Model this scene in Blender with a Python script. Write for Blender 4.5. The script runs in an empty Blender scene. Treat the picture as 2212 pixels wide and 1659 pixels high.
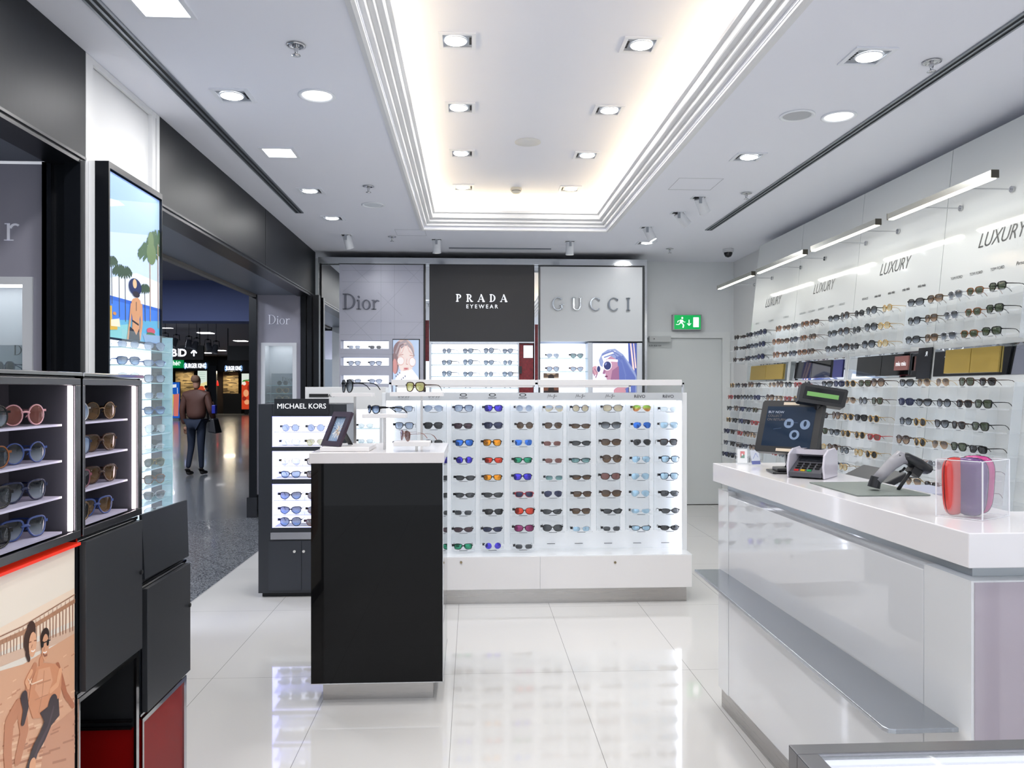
import bpy, math, random
from mathutils import Matrix, Vector
random.seed(7)
C = bpy.context.scene.collection
S = bpy.context.scene
# ------------------------------------------------------------------ camera, world, exposure
FPX, TH, HZ, EYE = 1700.0, math.atan(86/1700.0), 841.0, 1.435
cam_d = bpy.data.cameras.new('camera'); cam = bpy.data.objects.new('camera', cam_d); C.objects.link(cam)
cam.location = (0, 0, EYE); cam.rotation_euler = (math.pi/2, 0, -TH)
cam_d.sensor_fit = 'HORIZONTAL'; cam_d.sensor_width = 36.0; cam_d.lens = 36.0*FPX/2212
cam_d.shift_y = (HZ-829.5)/2212; cam_d.clip_start = 0.02; cam_d.clip_end = 200
S.camera = cam
wd = bpy.data.worlds.new('world'); S.world = wd; wd.use_nodes = True
wd.node_tree.nodes['Background'].inputs[0].default_value = (0.86, 0.91, 1, 1)
wd.node_tree.nodes['Background'].inputs[1].default_value = 1.45  # fill light, let in where the end behind the camera stays open
S.view_settings.view_transform = 'Standard'; S.view_settings.look = 'None'
S.view_settings.gamma = 1; S.view_settings.use_curve_mapping = False
S.view_settings.exposure = 0.14
S.cycles.use_denoising = True; S.cycles.use_adaptive_sampling = True; S.cycles.adaptive_threshold = 0.03
S.cycles.max_bounces = 10; S.cycles.diffuse_bounces = 7; S.cycles.transparent_max_bounces = 14
S.cycles.sample_clamp_indirect = 4.0
S.cycles.caustics_reflective = False; S.cycles.caustics_refractive = False
LAMP_W = 6.5          # power of each recessed ceiling lamp
# ------------------------------------------------------------------ helpers
def ray(px, py):
    xc = (px-1106)/FPX; c, s = math.cos(TH), math.sin(TH)
    return (s+xc*c, c-xc*s, (HZ-py)/FPX)
def at_y(px, py, Y):
    v = ray(px, py); t = Y/v[1]; return (v[0]*t, Y, EYE+v[2]*t)
def at_z(px, py, Z):
    v = ray(px, py); t = (Z-EYE)/v[2]; return (v[0]*t, v[1]*t, Z)
def at_x(px, py, X):
    v = ray(px, py); t = X/v[0]; return (X, v[1]*t, EYE+v[2]*t)
def lin(h):
    if isinstance(h, str):
        h = h.lstrip('#'); r = [int(h[i:i+2], 16)/255 for i in (0, 2, 4)]
        return tuple(((c+0.055)/1.055)**2.4 if c > 0.04045 else c/12.92 for c in r)
    return tuple(h)
MATS = {}
def mat(name, col='#cccccc', rough=0.5, metal=0.0, emit=0.0, ecol=None, alpha=1.0, spec=0.5, coat=0.0, trans=0.0):
    if name in MATS: return MATS[name]
    m = bpy.data.materials.new(name); m.use_nodes = True
    b = m.node_tree.nodes['Principled BSDF']; c = lin(col)
    b.inputs['Base Color'].default_value = (*c, 1)
    b.inputs['Roughness'].default_value = rough; b.inputs['Metallic'].default_value = metal
    b.inputs['Specular IOR Level'].default_value = spec
    b.inputs['Coat Weight'].default_value = coat; b.inputs['Coat Roughness'].default_value = 0.03
    if emit:
        b.inputs['Emission Color'].default_value = (*lin(ecol or col), 1); b.inputs['Emission Strength'].default_value = emit
    b.inputs['Alpha'].default_value = alpha
    m.diffuse_color = (*c, 1)
    MATS[name] = m
    return m
def noisy(m, scale=8, amt=0.06, target='Base Color', detail=3, stretch=None):
    """procedural variation of a material's own colour / roughness"""
    nt = m.node_tree; b = nt.nodes['Principled BSDF']
    tc = nt.nodes.new('ShaderNodeTexCoord'); mp = nt.nodes.new('ShaderNodeMapping')
    if stretch: mp.inputs['Scale'].default_value = stretch
    n = nt.nodes.new('ShaderNodeTexNoise'); n.inputs['Scale'].default_value = scale; n.inputs['Detail'].default_value = detail
    nt.links.new(tc.outputs['Object'], mp.inputs[0]); nt.links.new(mp.outputs[0], n.inputs['Vector'])
    if target == 'Base Color':
        r = nt.nodes.new('ShaderNodeValToRGB'); c = b.inputs['Base Color'].default_value
        r.color_ramp.elements[0].position = .3; r.color_ramp.elements[1].position = .7
        r.color_ramp.elements[0].color = (*[max(0, v*(1-amt)) for v in c[:3]], 1)
        r.color_ramp.elements[1].color = (*[min(1, v*(1+amt)) for v in c[:3]], 1)
        nt.links.new(n.outputs[0], r.inputs[0]); nt.links.new(r.outputs[0], b.inputs['Base Color'])
    else:
        r = nt.nodes.new('ShaderNodeMapRange'); v = b.inputs['Roughness'].default_value
        r.inputs['To Min'].default_value = max(0, v-amt); r.inputs['To Max'].default_value = v+amt
        nt.links.new(n.outputs[0], r.inputs[0]); nt.links.new(r.outputs[0], b.inputs['Roughness'])
    return m
WM = {}
def wmat(o): return WM.get(o.name, Matrix()) if o else Matrix()
def thing(name, label, cat, loc=(0, 0, 0), rz=0, group=None, rot=None):
    o = bpy.data.objects.new(name, None); C.objects.link(o); o.empty_display_size = 0.05
    o.location = loc; o.rotation_euler = rot or (0, 0, rz)
    o['label'] = label; o['category'] = cat
    if group: o['group'] = group
    WM[o.name] = Matrix.Translation(loc) @ (o.rotation_euler.to_matrix().to_4x4())
    return o
def tag(o, label, cat, group=None):
    o['label'] = label; o['category'] = cat
    if group: o['group'] = group
    return o
def plabel(o, label): o['label'] = label; return o
class MB:
    def __init__(s): s.v = []; s.f = []; s.m = []; s.sm = []
    def add(s, vs, fs, mi=0, smooth=False):
        b = len(s.v); s.v += [tuple(v) for v in vs]
        for f in fs: s.f.append([b+i for i in f]); s.m.append(mi); s.sm.append(smooth)
        return s
    def box(s, x0, x1, y0, y1, z0, z1, mi=0):
        x0, x1 = sorted((x0, x1)); y0, y1 = sorted((y0, y1)); z0, z1 = sorted((z0, z1))
        v = [(x0, y0, z0), (x1, y0, z0), (x1, y1, z0), (x0, y1, z0), (x0, y0, z1), (x1, y0, z1), (x1, y1, z1), (x0, y1, z1)]
        return s.add(v, [(0, 3, 2, 1), (4, 5, 6, 7), (0, 1, 5, 4), (1, 2, 6, 5), (2, 3, 7, 6), (3, 0, 4, 7)], mi)
    def prism(s, poly, z0, z1, mi=0):
        n = len(poly)
        a = sum(poly[i][0]*poly[(i+1) % n][1]-poly[(i+1) % n][0]*poly[i][1] for i in range(n))
        if a < 0: poly = poly[::-1]
        v = [(x, y, z0) for x, y in poly]+[(x, y, z1) for x, y in poly]
        return s.add(v, [list(range(n))[::-1], list(range(n, 2*n))]+[(i, (i+1) % n, n+(i+1) % n, n+i) for i in range(n)], mi)
    def extr(s, poly, o, u, w, n, d, mi=0):
        """polygon (a,b) in the plane o + a*u + b*w, extruded by d along n"""
        o, u, w, n = map(Vector, (o, u, w, n)); k = len(poly)
        p0 = [o+a*u+b*w for a, b in poly]; p1 = [p+n*d for p in p0]
        return s.add(p0+p1, [list(range(k)), list(range(k, 2*k))[::-1]]+[(i, k+i, k+(i+1) % k, (i+1) % k) for i in range(k)], mi)
    def flat(s, poly, o, u, w, mi=0):
        o, u, w = map(Vector, (o, u, w))
        return s.add([o+a*u+b*w for a, b in poly], [list(range(len(poly)))], mi)
    def cyl(s, p0, p1, r0, r1=None, n=20, mi=0, caps=True):
        p0, p1 = Vector(p0), Vector(p1); r1 = r0 if r1 is None else r1
        ax = (p1-p0).normalized(); a = ax.orthogonal().normalized(); b = ax.cross(a)
        R = [p0+(a*math.cos(t)+b*math.sin(t))*r0 for t in [2*math.pi*i/n for i in range(n)]]
        Q = [p1+(a*math.cos(t)+b*math.sin(t))*r1 for t in [2*math.pi*i/n for i in range(n)]]
        s.add(R+Q, [(i, (i+1) % n, n+(i+1) % n, n+i) for i in range(n)], mi, True)
        if caps: s.add(R, [list(range(n))[::-1]], mi); s.add(Q, [list(range(n))], mi)
        return s
    def lathe(s, c, prof, n=28, mi=0, smooth=True, arc=None):
        """profile [(r, z)] turned about the vertical through c"""
        vs = []; fs = []
        for r, z in prof:
            for i in range(n):
                t = 2*math.pi*i/n; vs.append((c[0]+r*math.cos(t), c[1]+r*math.sin(t), c[2]+z))
        for k in range(len(prof)-1):
            for i in range(n): fs.append((k*n+i, k*n+(i+1) % n, (k+1)*n+(i+1) % n, (k+1)*n+i))
        return s.add(vs, fs, mi, smooth)
    def tube(s, pts, r, n=8, mi=0, rw=None):
        pts = [Vector(p) for p in pts]; vs = []; fs = []; rw = rw or r
        for i, p in enumerate(pts):
            d = (pts[min(i+1, len(pts)-1)]-pts[max(i-1, 0)]).normalized()
            up = Vector((0, 0, 1)) if abs(d.z) < .95 else Vector((1, 0, 0))
            a = d.cross(up).normalized(); b = a.cross(d)
            rr = r[i] if isinstance(r, (list, tuple)) else r; ww = rw[i] if isinstance(rw, (list, tuple)) else rw
            for k in range(n):
                t = 2*math.pi*k/n+math.pi/4; vs.append(p+a*math.cos(t)*ww+b*math.sin(t)*rr)
        m = len(pts)
        for i in range(m-1):
            for k in range(n): fs.append((i*n+k, i*n+(k+1) % n, (i+1)*n+(k+1) % n, (i+1)*n+k))
        fs.append(list(range(n))[::-1]); fs.append([(m-1)*n+k for k in range(n)])
        return s.add(vs, fs, mi, n > 4)
    def mesh(s, name, mats, M=None):
        me = bpy.data.meshes.new(name)
        vs = [tuple(M @ Vector(v)) for v in s.v] if M else s.v
        me.from_pydata(vs, [], s.f)
        for m in (mats if isinstance(mats, (list, tuple)) else [mats]): me.materials.append(m)
        for p, mi, sm in zip(me.polygons, s.m, s.sm): p.material_index = mi; p.use_smooth = sm
        me.update(); return me
    def build(s, name, mats, parent=None, bevel=0, world=True):
        if parent is None:
            xs, ys, zs = zip(*s.v); o0 = Vector(((min(xs)+max(xs))/2, (min(ys)+max(ys))/2, min(zs)))
            me = s.mesh(name, mats, Matrix.Translation(-o0)); o = bpy.data.objects.new(name, me); o.location = o0
            WM[o.name] = Matrix.Translation(o0)
        else:
            W = wmat(parent); me = s.mesh(name, mats, W.inverted() if world else None)
            o = bpy.data.objects.new(name, me); o.parent = parent; WM[o.name] = W.copy()
        C.objects.link(o)
        if bevel:
            b = o.modifiers.new('bevel', 'BEVEL'); b.width = bevel; b.segments = 2; b.limit_method = 'ANGLE'
        return o
def bx(name, m, parent, *a, bevel=0): return MB().box(*a).build(name, m, parent, bevel)
def struct(o): o['kind'] = 'structure'; return o
TXT = {}
def text_part(name, body, m, parent, o, u, w, h, ext=0.002, align='CENTER', shear=0.0, space=1.0, xs=1.0, bold=0.0, depth_n=None):
    """lettering of cap height h whose baseline middle is at o, reading along u with up vector w"""
    k = (body, align, shear, space, bold)
    if k not in TXT:
        cu = bpy.data.curves.new('t', 'FONT'); cu.body = body; cu.align_x = align; cu.size = 1; cu.shear = shear
        cu.space_character = space; cu.offset = bold; cu.resolution_u = 3
        ob = bpy.data.objects.new('t', cu); C.objects.link(ob)
        dg = bpy.context.evaluated_depsgraph_get(); me = bpy.data.meshes.new_from_object(ob.evaluated_get(dg))
        TXT[k] = ([v.co.copy() for v in me.vertices], [list(p.vertices) for p in me.polygons])
        bpy.data.objects.remove(ob); bpy.data.meshes.remove(me)
    vs, fs = TXT[k]; u, w = Vector(u).normalized(), Vector(w).normalized(); n = u.cross(w); s = h/0.69; o = Vector(o)
    b = MB(); cnt = len(vs)
    P = [o+u*(v.x*s*xs)+w*(v.y*s)+n*ext for v in vs]
    b.add(P, fs)
    edges = {}
    for f in fs:
        for i in range(len(f)):
            e = (f[i], f[(i+1) % len(f)]); edges[e] = edges.get(e, 0)+1
    rim = [e for e in edges if (e[1], e[0]) not in edges]
    if ext > 0.0015:
        Q = [p-n*ext for p in P]; base = len(b.v); b.v += [tuple(q) for q in Q]
        for i, j in rim: b.f.append([j, i, base+i, base+j]); b.m.append(0); b.sm.append(False)
    return b.build(name, m, parent)
# serif glyphs: list of polygons, cap height 1
def _arc(cx, cy, rx, ry, a0, a1, tx, ty, n=22):
    out = [(cx+rx*math.cos(math.radians(a0+(a1-a0)*i/n)), cy+ry*math.sin(math.radians(a0+(a1-a0)*i/n))) for i in range(n+1)]
    inn = [(cx+(rx-tx)*math.cos(math.radians(a0+(a1-a0)*i/n)), cy+(ry-ty)*math.sin(math.radians(a0+(a1-a0)*i/n))) for i in range(n+1)]
    return [[out[i], out[i+1], inn[i+1], inn[i]] for i in range(n)]
def _r(x0, x1, y0, y1): return [[(x0, y0), (x1, y0), (x1, y1), (x0, y1)]]
def _d(x0, x1, x2, x3, y0, y1): return [[(x0, y0), (x1, y0), (x3, y1), (x2, y1)]]
def glyph(c, T=.13, t=.04):
    if c == 'D': return _r(.1, .1+T, 0, 1)+_r(0, .33, 0, t)+_r(0, .33, 1-t, 1)+_arc(.3, .5, .5, .5, -90, 90, T, t), .88
    if c == 'i': return _r(.1, .1+T*.85, 0, .6)+_r(0, .3, 0, t)+_r(.02, .15, .6-t, .6)+_arc(.15, .8, .07, .07, 0, 360, .069, .069), .36
    if c == 'o': return _arc(.28, .3, .28, .32, 0, 360, T*.85, t), .62
    if c == 'r': return _r(.1, .1+T*.85, 0, .6)+_r(0, .32, 0, t)+_r(.02, .15, .6-t, .6)+_arc(.38, .38, .22, .22, 50, 165, .09, .07), .52
    if c == 'P': return _r(.1, .1+T, 0, 1)+_r(0, .36, 0, t*1.4)+_r(0, .4, 1-t*1.4, 1)+_arc(.36, .72, .34, .28, -90, 90, T, t*1.4), .78
    if c == 'R': return glyph('P', T, t)[0]+_d(.6, .86, .34, .5, 0, .46)+_r(.6, .92, 0, t*1.4), .96
    if c == 'A': return _d(.02, .09, .4, .47, 0, 1)+_d(.64, .64+T*1.3, .36, .5, 0, 1)+_r(.2, .66, .3, .3+t)+_r(-.06, .2, 0, t*1.4)+_r(.58, .92, 0, t*1.4), .94
    if c == 'G': return _arc(.46, .5, .46, .52, 42, 318, T, t)+_r(.72, .72+T*.8, .08, .42)+_r(.6, .94, .4, .44), 1.0
    if c == 'U': return _r(.08, .08+T, .3, 1)+_r(.66, .7, .3, 1)+_arc(.39, .32, .31, .33, 180, 360, T*.7, t)+_r(0, .3, 1-t, 1)+_r(.56, .8, 1-t, 1), .86
    if c == 'C': return _arc(.46, .5, .46, .52, 42, 318, T, t)+_r(.76, .8, .74, .9), .88
    if c == 'I': return _r(.1, .1+T, 0, 1)+_r(0, .33, 0, t)+_r(0, .33, 1-t, 1), .34
    return [], .5
def serif_part(name, body, m, parent, o, u, w, h, width, ext=.004, T=.13, t=.04, center=True):
    polys = []; x = 0; gl = [glyph(c, T, t) for c in body]; nat = sum(g[1] for g in gl)
    tot = width/h; gap = (tot-nat)/max(1, len(body)-1) if len(body) > 1 else 0
    for g, a in gl:
        polys += [[(px+x, py) for px, py in p] for p in g]; x += a+gap
    u, w = Vector(u).normalized(), Vector(w).normalized(); n = u.cross(w); b = MB()
    off = -tot/2 if center else 0
    for p in polys:
        b.extr([((px+off)*h, py*h) for px, py in p], o, u, w, n, ext)
    return b.build(name, m, parent)
def ell(cx, cy, rx, ry, n=20, a0=0, a1=360, rot=0):
    r = math.radians(rot); out = []
    full = abs(a1-a0) >= 360
    for i in range(n if full else n+1):
        t = math.radians(a0+(a1-a0)*i/n); x, y = rx*math.cos(t), ry*math.sin(t)
        out.append((cx+x*math.cos(r)-y*math.sin(r), cy+x*math.sin(r)+y*math.cos(r)))
    return out
def stroke(pts, w):
    """polyline as quads"""
    out = []
    for (x0, y0), (x1, y1) in zip(pts, pts[1:]):
        l = math.hypot(x1-x0, y1-y0) or 1; dx, dy = -(y1-y0)/l*w/2, (x1-x0)/l*w/2
        out.append([(x0+dx, y0+dy), (x0-dx, y0-dy), (x1-dx, y1-dy), (x1+dx, y1+dy)])
    return out
def picture(name, parent, o, u, w, W, H, layers, glow=0.0, rough=.3, step=0.00012):
    """a printed picture: coloured shapes in picture coordinates 0..1, clipped to the frame"""
    mats = []; idx = {}; b = MB(); u, w = Vector(u).normalized(), Vector(w).normalized(); n = u.cross(w); o = Vector(o)
    def clip(p):
        for ax, lim, sg in ((0, 0, 1), (0, 1, -1), (1, 0, 1), (1, 1, -1)):
            q = []
            for i in range(len(p)):
                a, c = p[i], p[(i+1) % len(p)]; ia = (a[ax]-lim)*sg >= 0; ic = (c[ax]-lim)*sg >= 0
                if ia: q.append(a)
                if ia != ic:
                    t = (lim-a[ax])/(c[ax]-a[ax]); q.append((a[0]+(c[0]-a[0])*t, a[1]+(c[1]-a[1])*t))
            p = q
            if not p: return p
        return p
    k = 0
    for L in layers:
        col, polys = L[0], L[1]
        if polys and not isinstance(polys[0][0], (tuple, list)): polys = [polys]
        if polys and isinstance(polys[0][0], (int, float)): polys = [polys]
        if polys and isinstance(polys[0], tuple): polys = [polys]
        if col not in idx:
            idx[col] = len(mats); mats.append(mat('print_%s_%d' % (col.strip('#'), int(glow*10)), col, rough, emit=glow))
        for j, p in enumerate(polys):
            p = clip(list(p))
            if len(p) > 2: b.flat([(x*W, y*H) for x, y in p], o+n*((k+.85*j/len(polys))*step), u, w, idx[col])
        k += 1
    return b.build(name, mats, parent)
# ------------------------------------------------------------------ materials
white = mat('white_paint', '#e2e3e4', .55)
ceil_m = mat('ceiling_paint', '#eef0f8', .6)
gloss_w = mat('white_lacquer', '#e6e8ea', .03, coat=.6)
satin_w = mat('white_satin', '#e6e4e4', .28)
black_g = mat('black_gloss_glass', '#030304', .02, spec=.2)
black_s = mat('black_satin', '#15181d', .3)
black_m = mat('black_matt', '#101216', .55)
graph = noisy(mat('graphite_panel', '#181b20', .46, metal=.15, spec=.3), 60, .08, stretch=(.2, 1, .2))
dark_fr = mat('dark_frame', '#0d1016', .3)
chrome = mat('chrome', '#c9cacc', .06, metal=1)
steel = noisy(mat('brushed_steel', '#b6b3b0', .3, metal=1), 30, .1, 'Rough', stretch=(.1, .1, 14))
steel_h = mat('brushed_steel_shelf', '#b3b8be', .25, metal=.95)
dsteel = mat('dark_steel', '#77777a', .26, metal=1)
mirror = mat('mirror', '#e4e8ea', .01, metal=1)
acryl = mat('acrylic', '#e6edf2', .05, alpha=.12, spec=.6)
acryl_e = mat('acrylic_edge', '#e8eef2', .1, alpha=.4)
glassm = mat('clear_glass', '#dff0f2', .02, alpha=.09, spec=.6)
glass_e = mat('glass_edge', '#9fc9d0', .1, alpha=.75)
lamp_on = mat('lamp_glow', '#ffffff', .4, emit=8)
lamp_lo = mat('lamp_glow_soft', '#ffffff', .4, emit=3)
led = mat('led_white', '#f2f4ff', .4, emit=4.5)
led_b = mat('led_cool', '#dfe4ff', .4, emit=5)
litpan = mat('backlit_panel', '#f6f8ff', .4, emit=1.15)
warm = mat('cove_led', '#ffe6ba', .4, emit=20)
prt_k = mat('print_black', '#17181a', .4)
lett_w = mat('white_letter', '#f4f6fa', .4, emit=.5)
# ------------------------------------------------------------------ the room
ZC = 3.02; XL = -1.81; XR = 3.25; YB = 9.64; YN = -2.6
def tile_floor():
    m = mat('white_floor_tile', '#d9d7d4', .05, coat=.3); nt = m.node_tree; b = nt.nodes['Principled BSDF']
    tc = nt.nodes.new('ShaderNodeTexCoord'); sp = nt.nodes.new('ShaderNodeSeparateXYZ'); nt.links.new(tc.outputs['Object'], sp.inputs[0])
    def seam(out, off, per, wdt):
        a = nt.nodes.new('ShaderNodeMath'); a.operation = 'ADD'; a.inputs[1].default_value = off+50*per; nt.links.new(sp.outputs[out], a.inputs[0])
        d = nt.nodes.new('ShaderNodeMath'); d.operation = 'DIVIDE'; d.inputs[1].default_value = per; nt.links.new(a.outputs[0], d.inputs[0])
        f = nt.nodes.new('ShaderNodeMath'); f.operation = 'FRACT'; nt.links.new(d.outputs[0], f.inputs[0])
        l = nt.nodes.new('ShaderNodeMath'); l.operation = 'LESS_THAN'; l.inputs[1].default_value = wdt/per; nt.links.new(f.outputs[0], l.inputs[0])
        return l
    s1, s2 = seam(0, .0895, .6, .0026), seam(1, -3.975, 1.2, .0022)
    mx = nt.nodes.new('ShaderNodeMath'); mx.operation = 'MAXIMUM'; nt.links.new(s1.outputs[0], mx.inputs[0]); nt.links.new(s2.outputs[0], mx.inputs[1])
    r = nt.nodes.new('ShaderNodeMix'); r.data_type = 'RGBA'; r.inputs['A'].default_value = (*lin('#d9d7d4'), 1); r.inputs['B'].default_value = (*lin('#8e8c88'), 1)
    nt.links.new(mx.outputs[0], r.inputs['Factor']); nt.links.new(r.outputs['Result'], b.inputs['Base Color'])
    return m
def granite():
    m = mat('dark_granite', '#55585c', .17, coat=.1); nt = m.node_tree; b = nt.nodes['Principled BSDF']
    tc = nt.nodes.new('ShaderNodeTexCoord')
    v = nt.nodes.new('ShaderNodeTexVoronoi'); v.inputs['Scale'].default_value = 130; nt.links.new(tc.outputs['Object'], v.inputs['Vector'])
    r = nt.nodes.new('ShaderNodeValToRGB'); e = r.color_ramp.elements
    e[0].position = 0; e[0].color = (*lin('#303338'), 1); e[1].position = .6; e[1].color = (*lin('#85888c'), 1)
    k = r.color_ramp.elements.new(.25); k.color = (*lin('#4b4f55'), 1)
    sx = nt.nodes.new('ShaderNodeSeparateColor'); nt.links.new(v.outputs['Color'], sx.inputs[0]); nt.links.new(sx.outputs[0], r.inputs[0])
    mp = nt.nodes.new('ShaderNodeMapping'); mp.inputs['Rotation'].default_value = (0, 0, math.radians(-38)); nt.links.new(tc.outputs['Object'], mp.inputs[0])
    sp = nt.nodes.new('ShaderNodeSeparateXYZ'); nt.links.new(mp.outputs[0], sp.inputs[0])
    d = nt.nodes.new('ShaderNodeMath'); d.operation = 'MULTIPLY_ADD'; d.inputs[1].default_value = 1/.6; d.inputs[2].default_value = 80; nt.links.new(sp.outputs[0], d.inputs[0])
    f = nt.nodes.new('ShaderNodeMath'); f.operation = 'FRACT'; nt.links.new(d.outputs[0], f.inputs[0])
    l = nt.nodes.new('ShaderNodeMath'); l.operation = 'LESS_THAN'; l.inputs[1].default_value = .008; nt.links.new(f.outputs[0], l.inputs[0])
    mx = nt.nodes.new('ShaderNodeMix'); mx.data_type = 'RGBA'; mx.inputs['B'].default_value = (*lin('#1a1b1e'), 1)
    nt.links.new(r.outputs[0], mx.inputs['A']); nt.links.new(l.outputs[0], mx.inputs['Factor']); nt.links.new(mx.outputs['Result'], b.inputs['Base Color'])
    return m
fl = bpy.data.objects.new('floor', MB().box(-1.895, XR, YN, YB+.14, -.05, 0).mesh('floor', tile_floor())); C.objects.link(fl); struct(fl)
fc = bpy.data.objects.new('floor_concourse', MB().box(-32, -1.895, YN, 50, -.05, -.001).mesh('floor_concourse', granite())); C.objects.link(fc); struct(fc)
# coffer outline and ceiling plates
KX0, KX1, KY0, KY1 = -.47, 1.33, -.5, 7.765
cb = MB()
for a in ((-2.0, KX0, YN, YB), (KX1, XR, YN, YB), (KX0, KX1, KY1, YB), (KX0, KX1, YN, KY0)): cb.box(a[0], a[1], a[2], a[3], ZC, ZC+.04)
cb.box(KX0-.3, KX1+.3, KY0-.3, KY1+.3, 3.32, 3.36)
for a in ((KX0-.3, KX0-.27, KY0-.3, KY1+.3), (KX1+.27, KX1+.3, KY0-.3, KY1+.3), (KX0-.3, KX1+.3, KY1+.27, KY1+.3), (KX0-.3, KX1+.3, KY0-.3, KY0-.27)): cb.box(a[0], a[1], a[2], a[3], ZC+.04, 3.33)
struct(cb.build('ceiling', ceil_m))
def rect_sweep(prof, mb, mi=0):
    lo = []
    for d, z in prof: lo.append([(KX0+d, KY0+d, z), (KX1-d, KY0+d, z), (KX1-d, KY1-d, z), (KX0+d, KY1-d, z)])
    for a, b in zip(lo, lo[1:]): mb.add(a+b, [(i, (i+1) % 4, 4+(i+1) % 4, 4+i) for i in range(4)], mi)
tm = MB(); rect_sweep([(-.045, 3.021), (-.045, 3.004), (-.02, 2.998), (-.004, 3.006), (-.004, 3.04), (.022, 3.04), (.026, 3.046), (.026, 3.072), (.052, 3.072), (.056, 3.078), (.056, 3.104), (.084, 3.104), (.088, 3.11), (.088, 3.15), (.108, 3.154), (.108, 3.175), (.095, 3.175), (.085, 3.14), (-.28, 3.14)], tm)
struct(tm.build('trim_1', white))
cl = MB()
for a in ((KX0-.08, KX0-.04, KY0, KY1), (KX1+.04, KX1+.08, KY0, KY1), (KX0-.04, KX1+.04, KY1+.04, KY1+.08)): cl.box(a[0], a[1], a[2], a[3], 3.142, 3.156)
tag(cl.build('cove_light_strip', warm), 'warm light strip hidden in the cove of the raised ceiling bay', 'light')
# walls
wb = MB().box(2.05, 2.1, YB, YB+.1, 0, ZC)
DX0, DX1, DT = 2.13, at_y(1562, 726, 9.6)[0], 2.07
wb = MB().box(-2.4, DX0, YB, YB+.1, 0, ZC).box(DX1, XR+.1, YB, YB+.1, 0, ZC).box(DX0, DX1, YB, YB+.1, DT, ZC).box(DX0-.1, DX1+.1, YB+.1, YB+.14, -.05, DT+.1)  # last box is unseen, added behind the door to stop light leaking
struct(wb.build('wall_back', noisy(mat('wall_grey', '#dfe3e4', .5), 3, .02)))
struct(bx('wall_right', white, None, XR, XR+.1, YN, YB+.1, 0, ZC))

dr = struct(bx('door_1', mat('door_grey', '#d9dede', .42), None, DX0+.002, DX1-.002, YB+.015, YB+.055, .008, DT-.004))
db = MB().box(DX1, DX1+.095, YB-.02, YB, 0, DT+.075).box(DX0-.08, DX0, YB-.02, YB, 0, DT+.075).box(DX0, DX1, YB-.02, YB, DT, DT+.075)
struct(db.build('door_frame', mat('door_frame_grey', '#e4e8e8', .4)))
c0, c1 = at_y(1402, 726, 9.58), at_y(1449, 739, 9.58)
dc = thing('door_closer', 'pale grey door closer box at the top of the grey rear door', 'door closer', (c0[0], 9.6, c1[2]))
bx('body', mat('closer_grey', '#c6caca', .35), dc, c0[0], c1[0], 9.565, YB-.003, c1[2], c0[2], bevel=.004)
MB().cyl((c0[0]+.06, 9.57, c0[2]-.035), (c0[0]+.06, 9.56, c0[2]-.035), .006, n=12).build('indicator', mat('closer_dot', '#333333', .4), dc)
text_part('lettering', 'A-01 B20 XX', mat('grey_ink', '#555a5c', .5), dr, (c0[0]+.09, 9.6445, c1[2]-.05), (1, 0, 0), (0, 0, 1), .02, ext=.001)
# exit sign
e0, e1 = at_y(1454, 679, 9.56), at_y(1516, 713, 9.56)
ex = thing('exit_sign', 'green lit emergency exit sign with running figure above the grey door', 'exit sign', ((e0[0]+e1[0])/2, 9.6, e1[2]))
bx('housing', mat('sign_silver', '#a9adae', .35, metal=.6), ex, e0[0], e1[0], 9.56, YB-.003, e1[2], e0[2])
ew, eh = e1[0]-e0[0]-.03, e0[2]-e1[2]-.02
run = [ell(.30, .80, .035, .075), [(.22, .68), (.33, .66), (.30, .40), (.21, .44)], *stroke([(.24, .62), (.15, .60), (.12, .48)], .03), *stroke([(.31, .62), (.37, .50), (.42, .52)], .03),
       *stroke([(.29, .44), (.35, .30), (.33, .10)], .045), *stroke([(.23, .45), (.17, .33), (.06, .34)], .04)]
picture('sign_face', ex, (e0[0]+.015, 9.558, e1[2]+.01), (1, 0, 0), (0, 0, 1), ew, eh,
        [('#009a4a', [[(0, 0), (1, 0), (1, 1), (0, 1)]]), ('#ffffff', run+[[(.72, .15), (.93, .15), (.93, .85), (.72, .85)]]+stroke([(.56, .68), (.56, .26)], .03)+stroke([(.49, .42), (.56, .26), (.63, .42)], .03))], glow=.8)
# ceiling slot diffusers
for k, (x, y1, lab) in enumerate(((-1.545, 7.14, 'long black double slot air diffuser in ceiling beside the dark shopfront panels'), (2.345, 7.71, 'long black double slot air diffuser in ceiling beside the leaning display wall'))):
    t = thing('slot_diffuser', lab, 'air vent', (x, y1/2, ZC-.006), group='ceiling slot diffusers')
    w = .036
    m = MB()
    for a, b in ((-w, -w+.012), (-.006, .006), (w-.012, w)): m.box(x+a, x+b, YN+.1, y1, ZC-.008, ZC-.0005)
    m.box(x-w, x+w, y1-.008, y1, ZC-.008, ZC-.0005)
    m.build('frame', mat('slot_frame', '#8e949b', .35, metal=.7), t)
    MB().box(x-w+.012, x-.006, YN+.1, y1-.008, ZC-.004, ZC-.0005).build('slot', black_m, t)
    MB().box(x+.006, x+w-.012, YN+.1, y1-.008, ZC-.004, ZC-.0005).build('slot', black_m, t)
t = bx('track_rail', mat('rail_grey', '#7d848c', .4), None, -.26, .885, 8.808, 8.828, ZC-.014, ZC-.0005)
tag(t, 'thin grey recessed rail in the ceiling before the brand cabinets', 'ceiling rail')
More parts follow.
